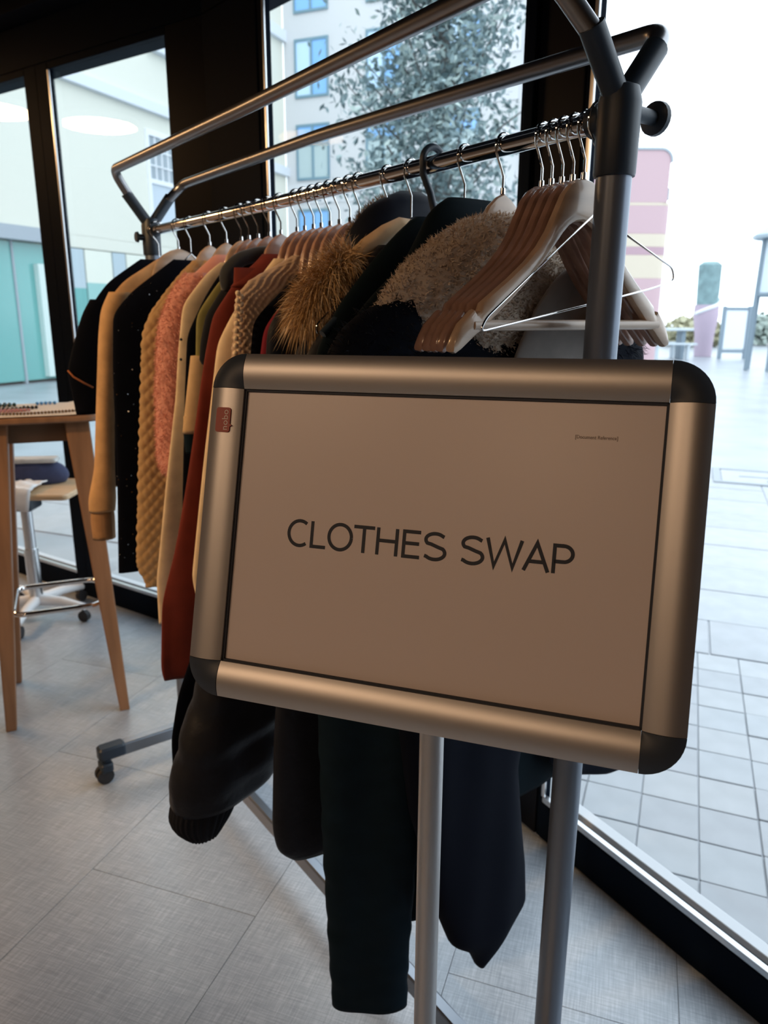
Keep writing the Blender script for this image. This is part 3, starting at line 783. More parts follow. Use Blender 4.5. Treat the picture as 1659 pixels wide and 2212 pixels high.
# local frame of the rack: x across (window side +), y = -d, z up; the near post is at y = -LEN
TUBE_R = 0.0115
for y in (0, -LEN):
    pst = obj('post', MB().tube([V(0, y, 0.10), V(0, y, 1.52)], 0.0197, 24), POST_TUBE, rack, smooth=True)
    # Y fitting: socket plus two sleeves
    s0 = 1 if y == 0 else -1
    f = MB().lathe([(0.0226, 1.501), (0.0234, 1.504), (0.0240, 1.575), (0.020, 1.591), (0.008, 1.596)], (0, y, 0), 24)
    f.tube([V(0, y, 1.562), V(0, y - s0 * 0.036, 1.562)], [0.0195, 0.0165], 16)
    fo = obj('y_fitting', f, BLACK_PLASTIC, rack, smooth=True, label=None)
    for sx_ in (-1, 1):
        obj('sleeve', MB().tube([V(sx_ * 0.004, y, 1.572), V(sx_ * 0.012, y, 1.588), V(sx_ * (0.058 if s0 > 0 else 0.056), y, 1.650 if s0 > 0 else 1.640)], 0.0140, 16), BLACK_PLASTIC, fo, smooth=True)
    if s0 < 0:
        obj('knob', MB().tube([V(0.02, y, 1.570), V(0.030, y, 1.570), V(0.062, y, 1.570), V(0.064, y, 1.570), V(0.070, y, 1.570), V(0.072, y, 1.570)], [0.0095, 0.0085, 0.008, 0.018, 0.0185, 0.014], 20), BLACK_PLASTIC, fo, smooth=True)
    else:
        obj('knob', MB().tube([V(-0.02, y, 1.545), V(-0.034, y, 1.545), V(-0.036, y, 1.545), V(-0.042, y, 1.545)], [0.008, 0.008, 0.014, 0.012], 16), BLACK_PLASTIC, fo, smooth=True)
sag = [V(0, -LEN * q, ZR - 0.004 * math.sin(math.pi * q)) for q in np.linspace(0.025, 0.975, 25)]
obj('hanging_rail', MB().tube(sag, 0.0120, 24), CHROME, rack, smooth=True, label='chrome hanging rail')
r1 = bend([V(-0.045, 0, 1.635), V(-0.083, -0.012, 1.700), V(-0.083, -LEN + 0.05, 1.694), V(-0.120, -LEN + 0.012, 1.700), V(-0.052, -LEN, 1.634)], 0.035, 8)
r1 = bend([V(-0.045, 0, 1.635), V(-0.090, -0.008, 1.700), V(-0.086, -LEN * 0.5, 1.700), V(-0.100, -LEN + 0.03, 1.696), V(-0.050, -LEN, 1.632)], 0.045, 8)
r2 = bend([V(0.045, 0, 1.635), V(0.088, -0.02, 1.683), V(0.076, -LEN * 0.5, 1.680), V(0.082, -LEN + 0.01, 1.664), V(0.045, -LEN, 1.628)], 0.035, 8)
obj('top_bar', MB().tube(r1, TUBE_R, 16), GREY_TUBE, rack, smooth=True)
obj('top_bar', MB().tube(r2, TUBE_R, 16), GREY_TUBE, rack, smooth=True)
FEET = mat('foot_bar_metal', (0.24, 0.26, 0.29), 0.3, 1.0)
obj('bottom_bar', MB().box((0, -LEN / 2, 0.095), (0.013, LEN / 2, 0.020)), FEET, rack, bevel=0.004)
for y in (0, -LEN):
    ft_ = obj('foot_bar', MB().box((-0.03 if y else 0, y, 0.094), (0.185 if y else 0.215, 0.017, 0.019)), FEET, rack, bevel=0.004)
    for sx_ in ((-1, 0.72) if y else (-1, 1)):
        cp = obj('caster', MB().rbox((sx_ * 0.232, y, 0.096), (0.040, 0.022, 0.020), 0.012).tube([V(sx_ * 0.25, y, 0.085), V(sx_ * 0.25, y, 0.05)], 0.014, 12).rbox((sx_ * 0.252, y, 0.052), (0.018, 0.024, 0.014), 0.008), BLACK_PLASTIC, rack, smooth=True)
        for sy in (-1, 1):
            obj('wheel', MB().lathe([(0.010, -0.008), (0.0235, -0.007), (0.025, 0), (0.0235, 0.007), (0.010, 0.008)], (sx_ * 0.258, y + sy * 0.012, 0.0255), 18, [V(1, 0, 0), V(0, 0, 1), V(0, -1, 0)]), BLACK_RUBBER, cp, smooth=True)

# ------------------------------------------------------------------ hangers
def at(s): return RL + (RR - RL) * s
def railz(s): return ZR - 0.004 * math.sin(math.pi * s)
def place(o, s, z=None, tw=0.0):
    q = at(s); o.location = (q[0], q[1], railz(s) if z is None else z); o.rotation_euler = (0, 0, ROT + tw)
def hook_path(rr=0.0150, drop=-0.056):
    pts = [V(0, 0, drop), V(0, 0, -0.036), V(-0.004, 0, -0.028), V(-rr + 0.001, 0, -0.010)]
    for a_ in np.linspace(math.pi, -0.45, 14): pts.append(V(rr * math.cos(a_), 0, rr * math.sin(a_)))
    return pts
def hook_mb(r=0.0016): return MB().tube(hook_path(), r, 8)
def wood_body(th=0.0062, k=1.0, droop=0.0):
    U = [0, .012, .024, .034, .042, .056, .07, .09, .115, .14, .157, .1605, .1665, .170, .188, .196, .200]
    ZT = [-.0565, -.058, -.064, -.075, -.090, -.116, -.134, -.152, -.170, -.186, -.197, -.206, -.209, -.2045, -.219, -.232, -.243]
    ZB = [-.103, -.105, -.111, -.120, -.129, -.143, -.157, -.175, -.195, -.214, -.226, -.2285, -.232, -.235, -.248, -.252, -.250]
    ZT = [z - droop * min(1, u / 0.06) for u, z in zip(U, ZT)]; ZB = [z - droop * min(1, u / 0.06) for u, z in zip(U, ZB)]
    U = [u if u < .04 else .04 + (u - .04) * k for u in U]
    us = [-u for u in U[::-1]] + U[1:]; zt = ZT[::-1] + ZT[1:]; zb = ZB[::-1] + ZB[1:]
    N = 12; vs = []
    for u, a, b in zip(us, zt, zb):
        c, h = (a + b) / 2, (a - b) / 2
        t_ = th if abs(u) < .05 else th * 1.12
        if abs(u) > 0.195: t_ *= 0.6
        for k in range(N):
            an = 2 * math.pi * k / N; cs, sn_ = math.cos(an), math.sin(an)
            vs.append(V(u, t_ * math.copysign(abs(cs) ** 0.55, cs) + 0.10 * u * u, c + h * math.copysign(abs(sn_) ** 0.6, sn_)))
    n = len(us); fs = []
    for i in range(n - 1):
        for k in range(N):
            k2 = (k + 1) % N; fs.append((i * N + k, i * N + k2, (i + 1) * N + k2, (i + 1) * N + k))
    fs.append(tuple(range(N))); fs.append(tuple((n - 1) * N + k for k in range(N)))
    return MB().add(vs, fs)
HG = 'wooden hangers along the chrome rail'
def wooden(label, m, bar=True, group=None, k=1.0, droop=0.0):
    h = thing('wooden_hanger', label, 'hanger', (0, 0, 0), 0, group)
    obj('hook', hook_mb(), CHROME, h, smooth=True)
    obj('shoulder', wood_body(k=k, droop=droop), m, h, smooth=True)
    obj('ferrule', MB().lathe([(0.0035, -0.0575), (0.0032, -0.050)], seg=10), CHROME, h, smooth=True)
    if bar: obj('trouser_bar', MB().tube([V(-0.165, 0, -0.222), V(0.165, 0, -0.222)], 0.0062, 12), WOOD_BAR, h, smooth=True)
    return h
def dup_hanger(src, s, label, tw=0.0, group=None, m=None):
    h = copy_tree(src); h['label'] = label
    if group: h['group'] = group
    elif 'group' in h: del h['group']
    place(h, s, tw=tw)
    if m:
        for ch in h.children:
            if ch.name.startswith('shoulder'):
                ch.data = ch.data.copy(); ch.data.materials.clear(); ch.data.materials.append(m)
    return h
NEAR = 'empty wooden hangers by the near post'
w0 = wooden('empty reddish wooden hanger with bar, farthest back of the cluster by the near post', WOOD_RED, True, NEAR, 0.955)
place(w0, 0.927, tw=0.03)
dup_hanger(w0, 0.938, 'empty reddish wooden hanger with bar, second from back of the cluster by the near post', 0.02, NEAR)
dup_hanger(w0, 0.949, 'empty wooden hanger, third and middle one of the cluster by the near post', -0.01, NEAR)
dup_hanger(w0, 0.960, 'empty wooden hanger, second from front of the cluster by the near post', -0.03, NEAR)
dup_hanger(w0, 0.971, 'empty pale wooden hanger at the front of the cluster by the near post', -0.02, NEAR, WOOD_LIGHT)

def wire_hanger(s, label, w=0.19, zt=-0.07, zb=-0.235, group=None, tw=0.0, asym=0.0, rr=0.0145):
    h = thing('wire_hanger', label, 'hanger', (0, 0, 0), 0, group)
    obj('hook', MB().tube(hook_path(rr, zt + 0.004), 0.0015, 8), CHROME, h, smooth=True)
    loop = bend([V(0, 0, zt), V(-w, 0, zb + 0.012 + asym), V(-w, 0, zb + asym * .5), V(w, 0, zb), V(w + 0.004, 0, zb + 0.014), V(0, 0, zt)], 0.012, 5)
    obj('wire_frame', MB().tube(loop, 0.0013, 8), CHROME, h, smooth=True)
    place(h, s, tw=tw); return h
wh = wire_hanger(0.984, 'thin silver wire hanger hanging in front of the empty wooden ones', 0.175, -0.095, -0.212, rr=0.0212)
wf_ = [c for c in wh.children if c.name.startswith('wire_frame')][0]
lp_ = bend([V(0.002, 0, -0.096), V(-0.166, 0, -0.214), V(-0.174, 0, -0.228), V(0.12, 0, -0.178), V(0.172, 0, -0.166), V(0.166, 0, -0.150), V(0.002, 0, -0.096)], 0.02, 5)
wm = MB().tube(lp_, 0.0013, 8); me_ = wf_.data; me_.clear_geometry(); me_.from_pydata(wm.v, [], wm.f); me_.update(); fix_normals(me_); me_.polygons.foreach_set('use_smooth', [True] * len(me_.polygons))

w1 = wooden('reddish wooden hanger just behind the hood of the parka, carrying the puffer jacket', WOOD_RED, False, HG, 0.42, 0.02)
# hangers that carry clothes: (s, kind)
GA = [(0.032, 'wire', 'thin wire hanger at the far end of the rail carrying the black tee'),
      (0.125, 'pale', 'broad pale wooden hanger carrying the tan jumper near the far end'),
      (0.176, 'wire', 'thin wire hanger carrying the black sequin dress'),
      (0.252, 'pale', 'pale wooden hanger carrying the tan quilted knit'),
      (0.312, 'pale', 'pale wooden hanger carrying the pink fluffy jacket'),
      (0.362, 'pale', 'pale wooden hanger carrying the cream cardigan'),
      (0.386, 'red', 'wooden hanger carrying the black knit next to the cream cardigan'),
      (0.414, 'red', 'wooden hanger carrying the colour block sweater'),
      (0.446, 'red', 'wooden hanger carrying the charcoal jacket'),
      (0.478, 'red', 'reddish wooden hanger carrying the rust red cardigan'),
      (0.520, 'red', 'reddish wooden hanger carrying the cream jumper'),
      (0.560, 'red', 'reddish wooden hanger carrying the beige crochet knit'),
      (0.598, 'red', 'reddish wooden hanger carrying the crimson top'),
      (0.640, 'red', 'reddish wooden hanger carrying the grey brown puffer jacket'),
      (0.712, 'wire', 'wire hanger hidden under the parka hood'),
      (0.752, 'wire', 'thin wire hanger carrying the black padded coat'),
      (0.832, 'wire', 'thin wire hanger carrying the dark green coat'),
      (0.882, 'pale', 'wooden hanger with pale round head carrying the black fur coat with fleece collar')]
for s, kd, lab in GA:
    if kd == 'wire': wire_hanger(s, lab, 0.17, rr=0.0205 if s < 0.05 else 0.0145)
    elif s == 0.640: place(w1, s)
    else:
        h = dup_hanger(w1, s, lab, random.uniform(-0.03, 0.03), HG, WOOD_LIGHT if kd == 'pale' else None)
        if s == 0.125:
            for c in h.children:
                if c.name.startswith('shoulder'): c.scale = (1.75, 1.5, 1.12); c.location = (0, 0, 0.010)
# spare hooks bunched around the middle of the rail: bare wooden hangers
for s, lab in ((0.539, 'bare reddish wooden hanger between the cream jumper and the crochet knit'), (0.578, 'bare reddish wooden hanger between the crochet knit and the crimson top'), (0.618, 'bare reddish wooden hanger between the crimson top and the puffer jacket'), (0.659, 'bare reddish wooden hanger just behind the fur trimmed parka')):
    dup_hanger(w1, s, lab, random.uniform(-0.04, 0.04), HG)
ph = thing('plastic_hanger', 'black plastic hanger with thick hook, carrying the dark green jacket', 'hanger', (0, 0, 0))
obj('hook', MB().tube([q + V(0, 0, 0.004) if k > 3 else q for k, q in enumerate([V(0.004, 0, -0.085), V(0.004, 0, -0.06), V(-0.004, 0, -0.038), V(-0.018, 0, -0.014)] + [V(0.0185 * math.cos(a_), 0, 0.0185 * math.sin(a_)) for a_ in np.linspace(math.pi, 0.3, 12)])], [0.0058, 0.0056, 0.0054, 0.005] + [0.005] * 11 + [0.003], 12), BLACK_PLASTIC, ph, smooth=True)
obj('shoulder', MB().tube(bend([V(-0.19, 0, -0.235), V(-0.06, 0, -0.125), V(0.004, 0, -0.085), V(0.06, 0, -0.125), V(0.19, 0, -0.235)], 0.05), [0.006] * 23, 10), BLACK_PLASTIC, ph, smooth=True)
place(ph, 0.785)

# ------------------------------------------------------------------ garments
def smooth1(a, n=3):
    a = np.array(a, float)
    for _ in range(n):
        b = a.copy(); b[1:-1] = 0.25 * a[:-2] + 0.5 * a[1:-1] + 0.25 * a[2:]; a = b
    return a
def loft(rows, disp=None, n=56, dz=0.008, y0=0.0, exp=2.3, seed=0, fold=0.006, wrinkle=0.0, ring_top=True, sm=4, nfold=1.0):
    """cloth tube hanging along z. rows: (z, uL, uR, t) top to bottom"""
    R = np.array(rows, float); z0, z1 = R[0, 0], R[-1, 0]
    m = max(8, int((z0 - z1) / dz)); zs = np.linspace(z0, z1, m)
    uL, uR, t = (smooth1(np.interp(-zs, -R[:, 0], R[:, k]), sm) for k in (1, 2, 3))
    r = np.random.default_rng(seed + 100); ph = r.uniform(0, 6.28, 8)
    vs = []
    a = np.linspace(0, 2 * math.pi, n, endpoint=False)
    cs, sn = np.cos(a), np.sin(a)
    bc = np.sign(cs) * np.abs(cs) ** (2 / exp); bs = np.sign(sn) * np.abs(sn) ** (2 / exp)
    for i, z in enumerate(zs):
        c, h = (uL[i] + uR[i]) / 2, max(0.002, (uR[i] - uL[i]) / 2)
        drop = min(1.0, 0.15 + (z0 - z) / 0.35)
        u = c + h * bc; y = t[i] * bs
        wv = (np.sin(u * 38 * nfold + ph[0] + z * 1.6) * 0.5 + np.sin(u * 71 * nfold + ph[1] - z * 2.3) * 0.3 + np.sin(u * 23 * nfold + ph[2] + z * 3.1) * 0.5)
        dd = fold * drop * wv
        y = y + dd * np.where(np.abs(bs) > 0.05, 1, 0.6)
        if wrinkle:
            q = wrinkle * (np.sin(z * 90 + ph[3] + 3 * np.sin(a + ph[4])) + 0.6 * np.sin(z * 151 + ph[5] + 2 * np.sin(2 * a)))
            u = u + q * bc; y = y + q * bs
        if disp is not None:
            q = disp(a, z, u, h)
            u = u + q * bc; y = y + q * bs * 1.0
        vs.extend(np.stack([u, y + y0, np.full(n, z)], 1))
    fs = []
    for i in range(m - 1):
        for k in range(n):
            k2 = (k + 1) % n; fs.append((i * n + k, (i + 1) * n + k, (i + 1) * n + k2, i * n + k2))
    # turned-in hem
    last = np.array(vs[-n:]); cen = last.mean(0); inner = cen + (last - cen) * V(0.93, 0.75, 1) + V(0, 0, 0.004)
    inn2 = cen + (last - cen) * V(0.90, 0.65, 1) + V(0, 0, 0.035)
    o = len(vs); vs.extend(inner); vs.extend(inn2)
    for k in range(n):
        k2 = (k + 1) % n
        fs.append(((m - 1) * n + k, o + k, o + k2, (m - 1) * n + k2)); fs.append((o + k, o + n + k, o + n + k2, o + k2))
    fs.append(tuple(o + n + k for k in range(n))); fs.append(tuple(range(n)))
    return MB().add(vs, fs)
def join(*mbs):
    o = MB()
    for q in mbs: o.add(q.v, q.f)
    return o
def strands(mb, count, length, width, down=0.5, jit=0.35, seed=0, zr=None, curl=False, keep=None):
    """short hair over a mesh, as thin tapering blades"""
    r = np.random.default_rng(seed)
    P = np.array(mb.v); tri = []
    for f in mb.f:
        if len(f) > 4: continue
        tri.append((f[0], f[1], f[2]))
        if len(f) == 4: tri.append((f[0], f[2], f[3]))
    tri = np.array(tri); A, B, C = P[tri[:, 0]], P[tri[:, 1]], P[tri[:, 2]]
    N = np.cross(B - A, C - A); ar = np.linalg.norm(N, axis=1); N = N / (ar[:, None] + 1e-12)
    cen = (A + B + C) / 3
    ok = ar > 1e-10
    if zr: ok &= (cen[:, 2] > zr[0]) & (cen[:, 2] < zr[1])
    if keep is not None: ok &= keep(cen)
    w = ar * ok; w = w / w.sum()
    idx = r.choice(len(tri), count, p=w); a, b = r.random(count), r.random(count); sw = a + b > 1; a[sw], b[sw] = 1 - a[sw], 1 - b[sw]
    Q = A[idx] + (B - A)[idx] * a[:, None] + (C - A)[idx] * b[:, None]; n_ = N[idx]
    dr = n_ + V(0, 0, -down) + r.normal(0, jit, (count, 3)); dr /= np.linalg.norm(dr, axis=1)[:, None]
    L_ = length * r.uniform(0.55, 1.2, count)[:, None]
    sd = np.cross(dr, r.normal(0, 1, (count, 3))); sd /= np.linalg.norm(sd, axis=1)[:, None] + 1e-9
    mid = Q + dr * L_ * 0.5; tip = mid + (dr + V(0, 0, -down * 0.6) + (r.normal(0, 0.7, (count, 3)) if curl else 0)) * L_ * 0.45
    v = np.stack([Q - n_ * 0.002 - sd * width, Q - n_ * 0.002 + sd * width, mid + sd * width * 0.7, mid - sd * width * 0.7, tip], 1).reshape(-1, 3)
    i5 = np.arange(count) * 5
    fs = [(k, k + 1, k + 2, k + 3) for k in i5] + [(k + 3, k + 2, k + 4) for k in i5]
    return MB().add(v, fs)

def garment(name, label, cat, s, zb, tw=0.0, group=None):
    o = thing(name, label, cat, (0, 0, 0), 0, group); place(o, s, zb, tw); o['zb'] = zb
    return o
def gpart(nm, mb, m, g, smooth='full', **k):
    zb = g['zb']; return obj(nm, MB().add([(x, y, z - zb) for x, y, z in mb.v], mb.f), m, g, smooth=smooth, **k)
def body_rows(neck, sh, hem, t, zn, z_sh, zh, wz=None):
    """symmetric body: neck half width, shoulder half width, hem half width"""
    return [(zn, -neck, neck, t * 0.35), (zn - 0.02, -neck - 0.03, neck + 0.03, t * 0.6), ((zn + z_sh) / 2, -(neck + sh) / 2 - 0.02, (neck + sh) / 2 + 0.02, t * 0.85), (z_sh, -sh, sh, t), (z_sh - 0.06, -sh * 0.98, sh * 0.98, t), ((z_sh + zh) / 2, -(sh + hem) / 2, (sh + hem) / 2, t), (zh, -hem, hem, t)]
def sleeve_rows(pts, t, mirror=False):
    """pts: (z, outer u, inner u) for the left (room) side"""
    if mirror: return [(z, -b, -a, t) for z, a, b in pts]
    return [(z, a, b, t) for z, a, b in pts]

def cloth(name, color, rough=0.85, bump=(900, 0.25, 0.0008), sheen=0.25, var=0.12, scale=30, spec=0.25):
    return mat(name, color, rough, spec=spec, sheen=sheen, bump=bump, grain=((scale, scale, scale), var))
BLK = cloth('black_cotton', (0.003, 0.0042, 0.009), sheen=0.0, spec=0.06)
NAVY = cloth('navy_black_shell', (0.003, 0.005, 0.012), 0.55, sheen=0.0, spec=0.12)
TEALBLK = cloth('dark_teal_cloth', (0.004, 0.012, 0.020), 0.75, sheen=0.0, spec=0.1)
GREENBLK = cloth('green_black_cloth', (0.003, 0.008, 0.012), 0.8, sheen=0.0, spec=0.08)
TAN = cloth('tan_knit', (0.62, 0.38, 0.19), sheen=0.1)
CREAMK = cloth('cream_knit', (0.80, 0.64, 0.44), sheen=0.1)
RUST = cloth('rust_wool', (0.155, 0.024, 0.016), sheen=0.05)
CRIM = cloth('crimson_jersey', (0.15, 0.008, 0.02), sheen=0.02)

# 1 black tee at the far end
g = garment('black_tee', 'black short sleeved tee with orange sleeve trim, farthest garment on the rail', 't-shirt', 0.032, 0.90)
gpart('body', loft(body_rows(0.05, 0.185, 0.20, 0.014, 1.487, 1.37, 0.90), seed=1, fold=0.004), BLK, g)
for mi in (False, True):
    sl = gpart('sleeve', loft(sleeve_rows([(1.385, -0.185, -0.13), (1.35, -0.208, -0.13), (1.27, -0.238, -0.135), (1.21, -0.257, -0.14), (1.10, -0.246, -0.16)], 0.020, mi), seed=2, fold=0.003), BLK, g)
    q = -1 if not mi else 1
    gpart('sleeve_trim', MB().tube([V(q * 0.259, -0.012, 1.212), V(q * 0.25, -0.024, 1.197), V(q * 0.225, -0.026, 1.180), V(q * 0.205, -0.025, 1.168)], 0.0022, 6), cloth('orange_trim', (0.42, 0.14, 0.05), sheen=0), g)

# 2 tan jumper, long sleeves with deep cuffs
g = garment('tan_jumper', 'tan knit jumper with deep ribbed cuff, second from the far end', 'jumper', 0.125, 0.80, -0.04)
gpart('body', loft(body_rows(0.055, 0.185, 0.19, 0.016, 1.480, 1.375, 0.92), seed=3, fold=0.004), TAN, g)
for mi in (False, True):
    gpart('sleeve', loft(sleeve_rows([(1.40, -0.178, -0.13), (1.36, -0.200, -0.14), (1.30, -0.211, -0.165), (1.10, -0.236, -0.192), (0.98, -0.250, -0.202), (0.90, -0.272, -0.205), (0.872, -0.272, -0.210)], 0.022, mi), seed=4, fold=0.003, y0=-0.006), TAN, g)
    gpart('cuff', loft(sleeve_rows([(0.876, -0.264, -0.214), (0.868, -0.270, -0.212), (0.80, -0.268, -0.216)], 0.020, mi), seed=5, fold=0.0015, y0=-0.006, disp=lambda a, z, u, h: 0.0012 * np.cos(a * 26)), cloth('tan_rib', (0.46, 0.26, 0.13), sheen=0.1), g)

# 3 black sequin dress
g = garment('sequin_dress', 'long black dress scattered with sequins, beside the tan jumper', 'dress', 0.176, 0.73)
mbq = loft([(1.475, -0.045, 0.045, 0.008), (1.45, -0.080, 0.080, 0.014), (1.40, -0.150, 0.150, 0.02), (1.35, -0.196, 0.196, 0.024), (1.22, -0.208, 0.208, 0.024), (0.95, -0.222, 0.222, 0.024), (0.73, -0.238, 0.238, 0.024)], seed=6, fold=0.005)
gpart('body', mbq, BLK, g)
r = np.random.default_rng(5); sq = MB(); P_ = np.array(mbq.v[:-112])
ids = [i for i in r.permutation(len(P_)) if P_[i][1] < 0.004][:150]
for i in ids:
    c = P_[i] + V(0, -0.0015, 0); nx = V(r.normal(0, .45), -1, r.normal(0, .45)); nx /= np.linalg.norm(nx); a1_ = np.cross(nx, V(0, 0, 1)); a1_ /= np.linalg.norm(a1_)
    sq.lathe([(0.0016, -0.0002), (0.0016, 0.0003)], c, 8, [a1_, np.cross(nx, a1_), nx])
gpart('sequins', sq, mat('silver_sequin', (0.22, 0.22, 0.23), 0.25, 1.0), g, kind='stuff', smooth=False)

# 4 tan quilted cable knit
def quilt(pitch, amp):
    def f(a, z, u, h):
        x = u / pitch * math.pi; w = z / (pitch * 1.15) * math.pi
        return amp * (np.abs(np.sin(x + w) * np.sin(x - w)) ** 0.6)
    return f
g = garment('quilted_knit', 'tan knit tunic with raised diamond pattern, left of the pink jacket', 'tunic', 0.252, 0.72)
gpart('body', loft([(1.468, -0.040, 0.040, 0.012), (1.45, -0.062, 0.062, 0.018), (1.40, -0.108, 0.108, 0.024), (1.35, -0.150, 0.150, 0.028), (1.30, -0.170, 0.170, 0.030), (1.02, -0.200, 0.200, 0.030), (0.78, -0.224, 0.224, 0.030), (0.72, -0.205, 0.205, 0.026)], quilt(0.024, 0.0045), n=240, dz=0.0035, seed=7, fold=0.003), cloth('tan_cable', (0.46, 0.30, 0.15), bump=(500, 0.4, 0.001), sheen=0.1), g)

# 5 pink fluffy jacket
g = garment('pink_fluffy_jacket', 'short pink fluffy jacket with thick round sleeves', 'jacket', 0.312, 0.95)
PINK = mat('pink_pile', (0.70, 0.33, 0.27), 0.95, spec=0.1, sheen=0.4)
PINKH = mat('pink_hair', (0.80, 0.42, 0.35), 0.9, spec=0.1, island=[(0, (0.62, 0.26, 0.21)), (1, (0.86, 0.50, 0.43))])
pb = loft([(1.475, -0.03, 0.03, 0.014), (1.45, -0.06, 0.06, 0.02), (1.40, -0.12, 0.12, 0.024), (1.34, -0.155, 0.155, 0.024), (1.2, -0.16, 0.16, 0.024), (0.95, -0.16, 0.16, 0.024)], seed=8, fold=0.004)
gpart('body', pb, PINK, g)
for mi in (False, True):
    ps = loft(sleeve_rows([(1.435, -0.095, -0.05), (1.41, -0.122, -0.06), (1.37, -0.146, -0.080), (1.32, -0.166, -0.098), (1.20, -0.180, -0.110), (1.06, -0.188, -0.118), (1.03, -0.186, -0.125), (1.008, -0.176, -0.135)], 0.030, mi), lambda a, z, u, h: 0.0010 * np.sin(a * 9 + z * 160) + 0.0010 * np.sin(z * 90 + 5 * np.sin(a)), seed=9, fold=0.002, y0=-0.004)
    so = gpart('sleeve', ps, PINK, g)
    if not mi: 
        st = strands(ps, 9000, 0.010, 0.0006, 0.6, 0.5, 1); zb = g['zb']
        obj('fluff', MB().add([(x, y, z - zb) for x, y, z in st.v], st.f), PINKH, so, kind='stuff', fix=False)

# 6 cream cardigan with black buttons
g = garment('cream_cardigan', 'long cream cardigan right of the pink jacket', 'cardigan', 0.362, 0.69)
gpart('body', loft([(1.455, -0.050, 0.050, 0.008), (1.435, -0.080, 0.080, 0.011), (1.37, -0.138, 0.138, 0.013), (1.275, -0.154, 0.154, 0.013), (1.18, -0.166, 0.166, 0.014), (1.0, -0.200, 0.19, 0.014), (0.79, -0.236, 0.2, 0.014), (0.69, -0.238, 0.2, 0.014)], seed=10, fold=0.003), CREAMK, g)
bt = [(-0.155, 1.30), (-0.158, 1.26)]
for u, z in bt: gpart('button', MB().lathe([(0.002, -0.012), (0.003, -0.015), (0.002, -0.0165)], (u + 0.003, 0, z), 12, [V(1, 0, 0), V(0, 0, 1), V(0, 1, 0)]), INK, g)
# 7 black knit
g = garment('black_knit', 'narrow black knit top squeezed between cream cardigan and colour block sweater', 'top', 0.386, 0.86)
gpart('body', loft([(1.452, -0.045, 0.045, 0.008), (1.43, -0.070, 0.070, 0.011), (1.385, -0.104, 0.104, 0.013), (1.31, -0.147, 0.147, 0.013), (1.19, -0.160, 0.160, 0.014), (1.05, -0.172, 0.172, 0.014), (0.86, -0.188, 0.188, 0.014)], seed=11, fold=0.003), BLK, g)
# 8 colour block sweater: olive shoulder piping, black, beige, dark
g = garment('colour_block_sweater', 'sweater with olive, black and beige colour blocks, left of the rust cardigan', 'sweater', 0.414, 0.80)
OLIVE = cloth('olive_knit', (0.24, 0.22, 0.08), sheen=0.1); BEIGE = cloth('beige_knit', (0.60, 0.42, 0.24), sheen=0.1)
gpart('body', loft([(1.448, -0.045, 0.045, 0.009), (1.42, -0.085, 0.085, 0.012), (1.349, -0.142, 0.142, 0.015), (1.25, -0.150, 0.15, 0.015), (0.80, -0.16, 0.16, 0.015)], seed=12, fold=0.002), OLIVE, g)
gpart('sleeve', loft([(1.27, -0.1585, -0.10, 0.016), (1.117, -0.186, -0.10, 0.017)], seed=13, fold=0.002, y0=-0.002, sm=0), BEIGE, g, label='beige lower sleeve block')
gpart('cuff', loft([(1.120, -0.184, -0.11, 0.016), (1.076, -0.182, -0.11, 0.016)], seed=13, fold=0.001, y0=-0.002, sm=0), TEALBLK, g, label='dark sleeve cuff')
# 9 charcoal jacket with rolled collar
g = garment('charcoal_jacket', 'cropped charcoal jacket with big rolled collar beside the rust cardigan', 'jacket', 0.446, 1.00)
gpart('body', loft([(1.455, -0.05, 0.05, 0.012), (1.42, -0.09, 0.09, 0.016), (1.349, -0.142, 0.142, 0.018), (1.30, -0.156, 0.15, 0.018), (1.252, -0.162, 0.15, 0.018), (1.244, -0.120, 0.15, 0.017), (1.0, -0.12, 0.15, 0.017)], seed=14, fold=0.002, sm=1), cloth('charcoal_wool', (0.012, 0.014, 0.020), sheen=0.1), g)
col = MB().tube(bend([V(0.05, -0.006, 1.462), V(-0.02, -0.014, 1.468), V(-0.075, -0.012, 1.452), V(-0.100, -0.006, 1.425), V(-0.094, -0.002, 1.398)], 0.02, 5), [0.014] * 20, 14)
gpart('collar', col, cloth('charcoal_collar', (0.028, 0.031, 0.036), sheen=0.3), g)
# 10 rust cardigan
g = garment('rust_cardigan', 'long rust red cardigan with standing collar in the middle of the rail', 'cardigan', 0.478, 0.64)
gpart('body', loft([(1.448, -0.050, 0.06, 0.012), (1.43, -0.084, 0.084, 0.016), (1.35, -0.148, 0.148, 0.018), (1.28, -0.166, 0.16, 0.018), (1.06, -0.216, 0.18, 0.020), (0.90, -0.255, 0.19, 0.020), (0.80, -0.284, 0.19, 0.021), (0.66, -0.298, 0.2, 0.021), (0.64, -0.292, 0.2, 0.020)], seed=15, fold=0.005, nfold=1.6), RUST, g)
gpart('collar', loft([(1.462, -0.040, 0.055, 0.020), (1.452, -0.046, 0.058, 0.022), (1.420, -0.092, 0.07, 0.022), (1.400, -0.110, 0.07, 0.020)], seed=16, fold=0.002), RUST, g)
# 11 cream jumper
g = garment('cream_jumper', 'cream jumper with drooping sleeve right of the rust cardigan', 'jumper', 0.520, 0.80)
gpart('body', loft([(1.45, -0.05, 0.05, 0.012), (1.40, -0.095, 0.095, 0.016), (1.36, -0.132, 0.132, 0.018), (1.30, -0.170, 0.16, 0.020), (1.085, -0.209, 0.17, 0.020), (0.866, -0.246, 0.17, 0.020), (0.80, -0.235, 0.17, 0.018)], seed=17, fold=0.004), CREAMK, g)
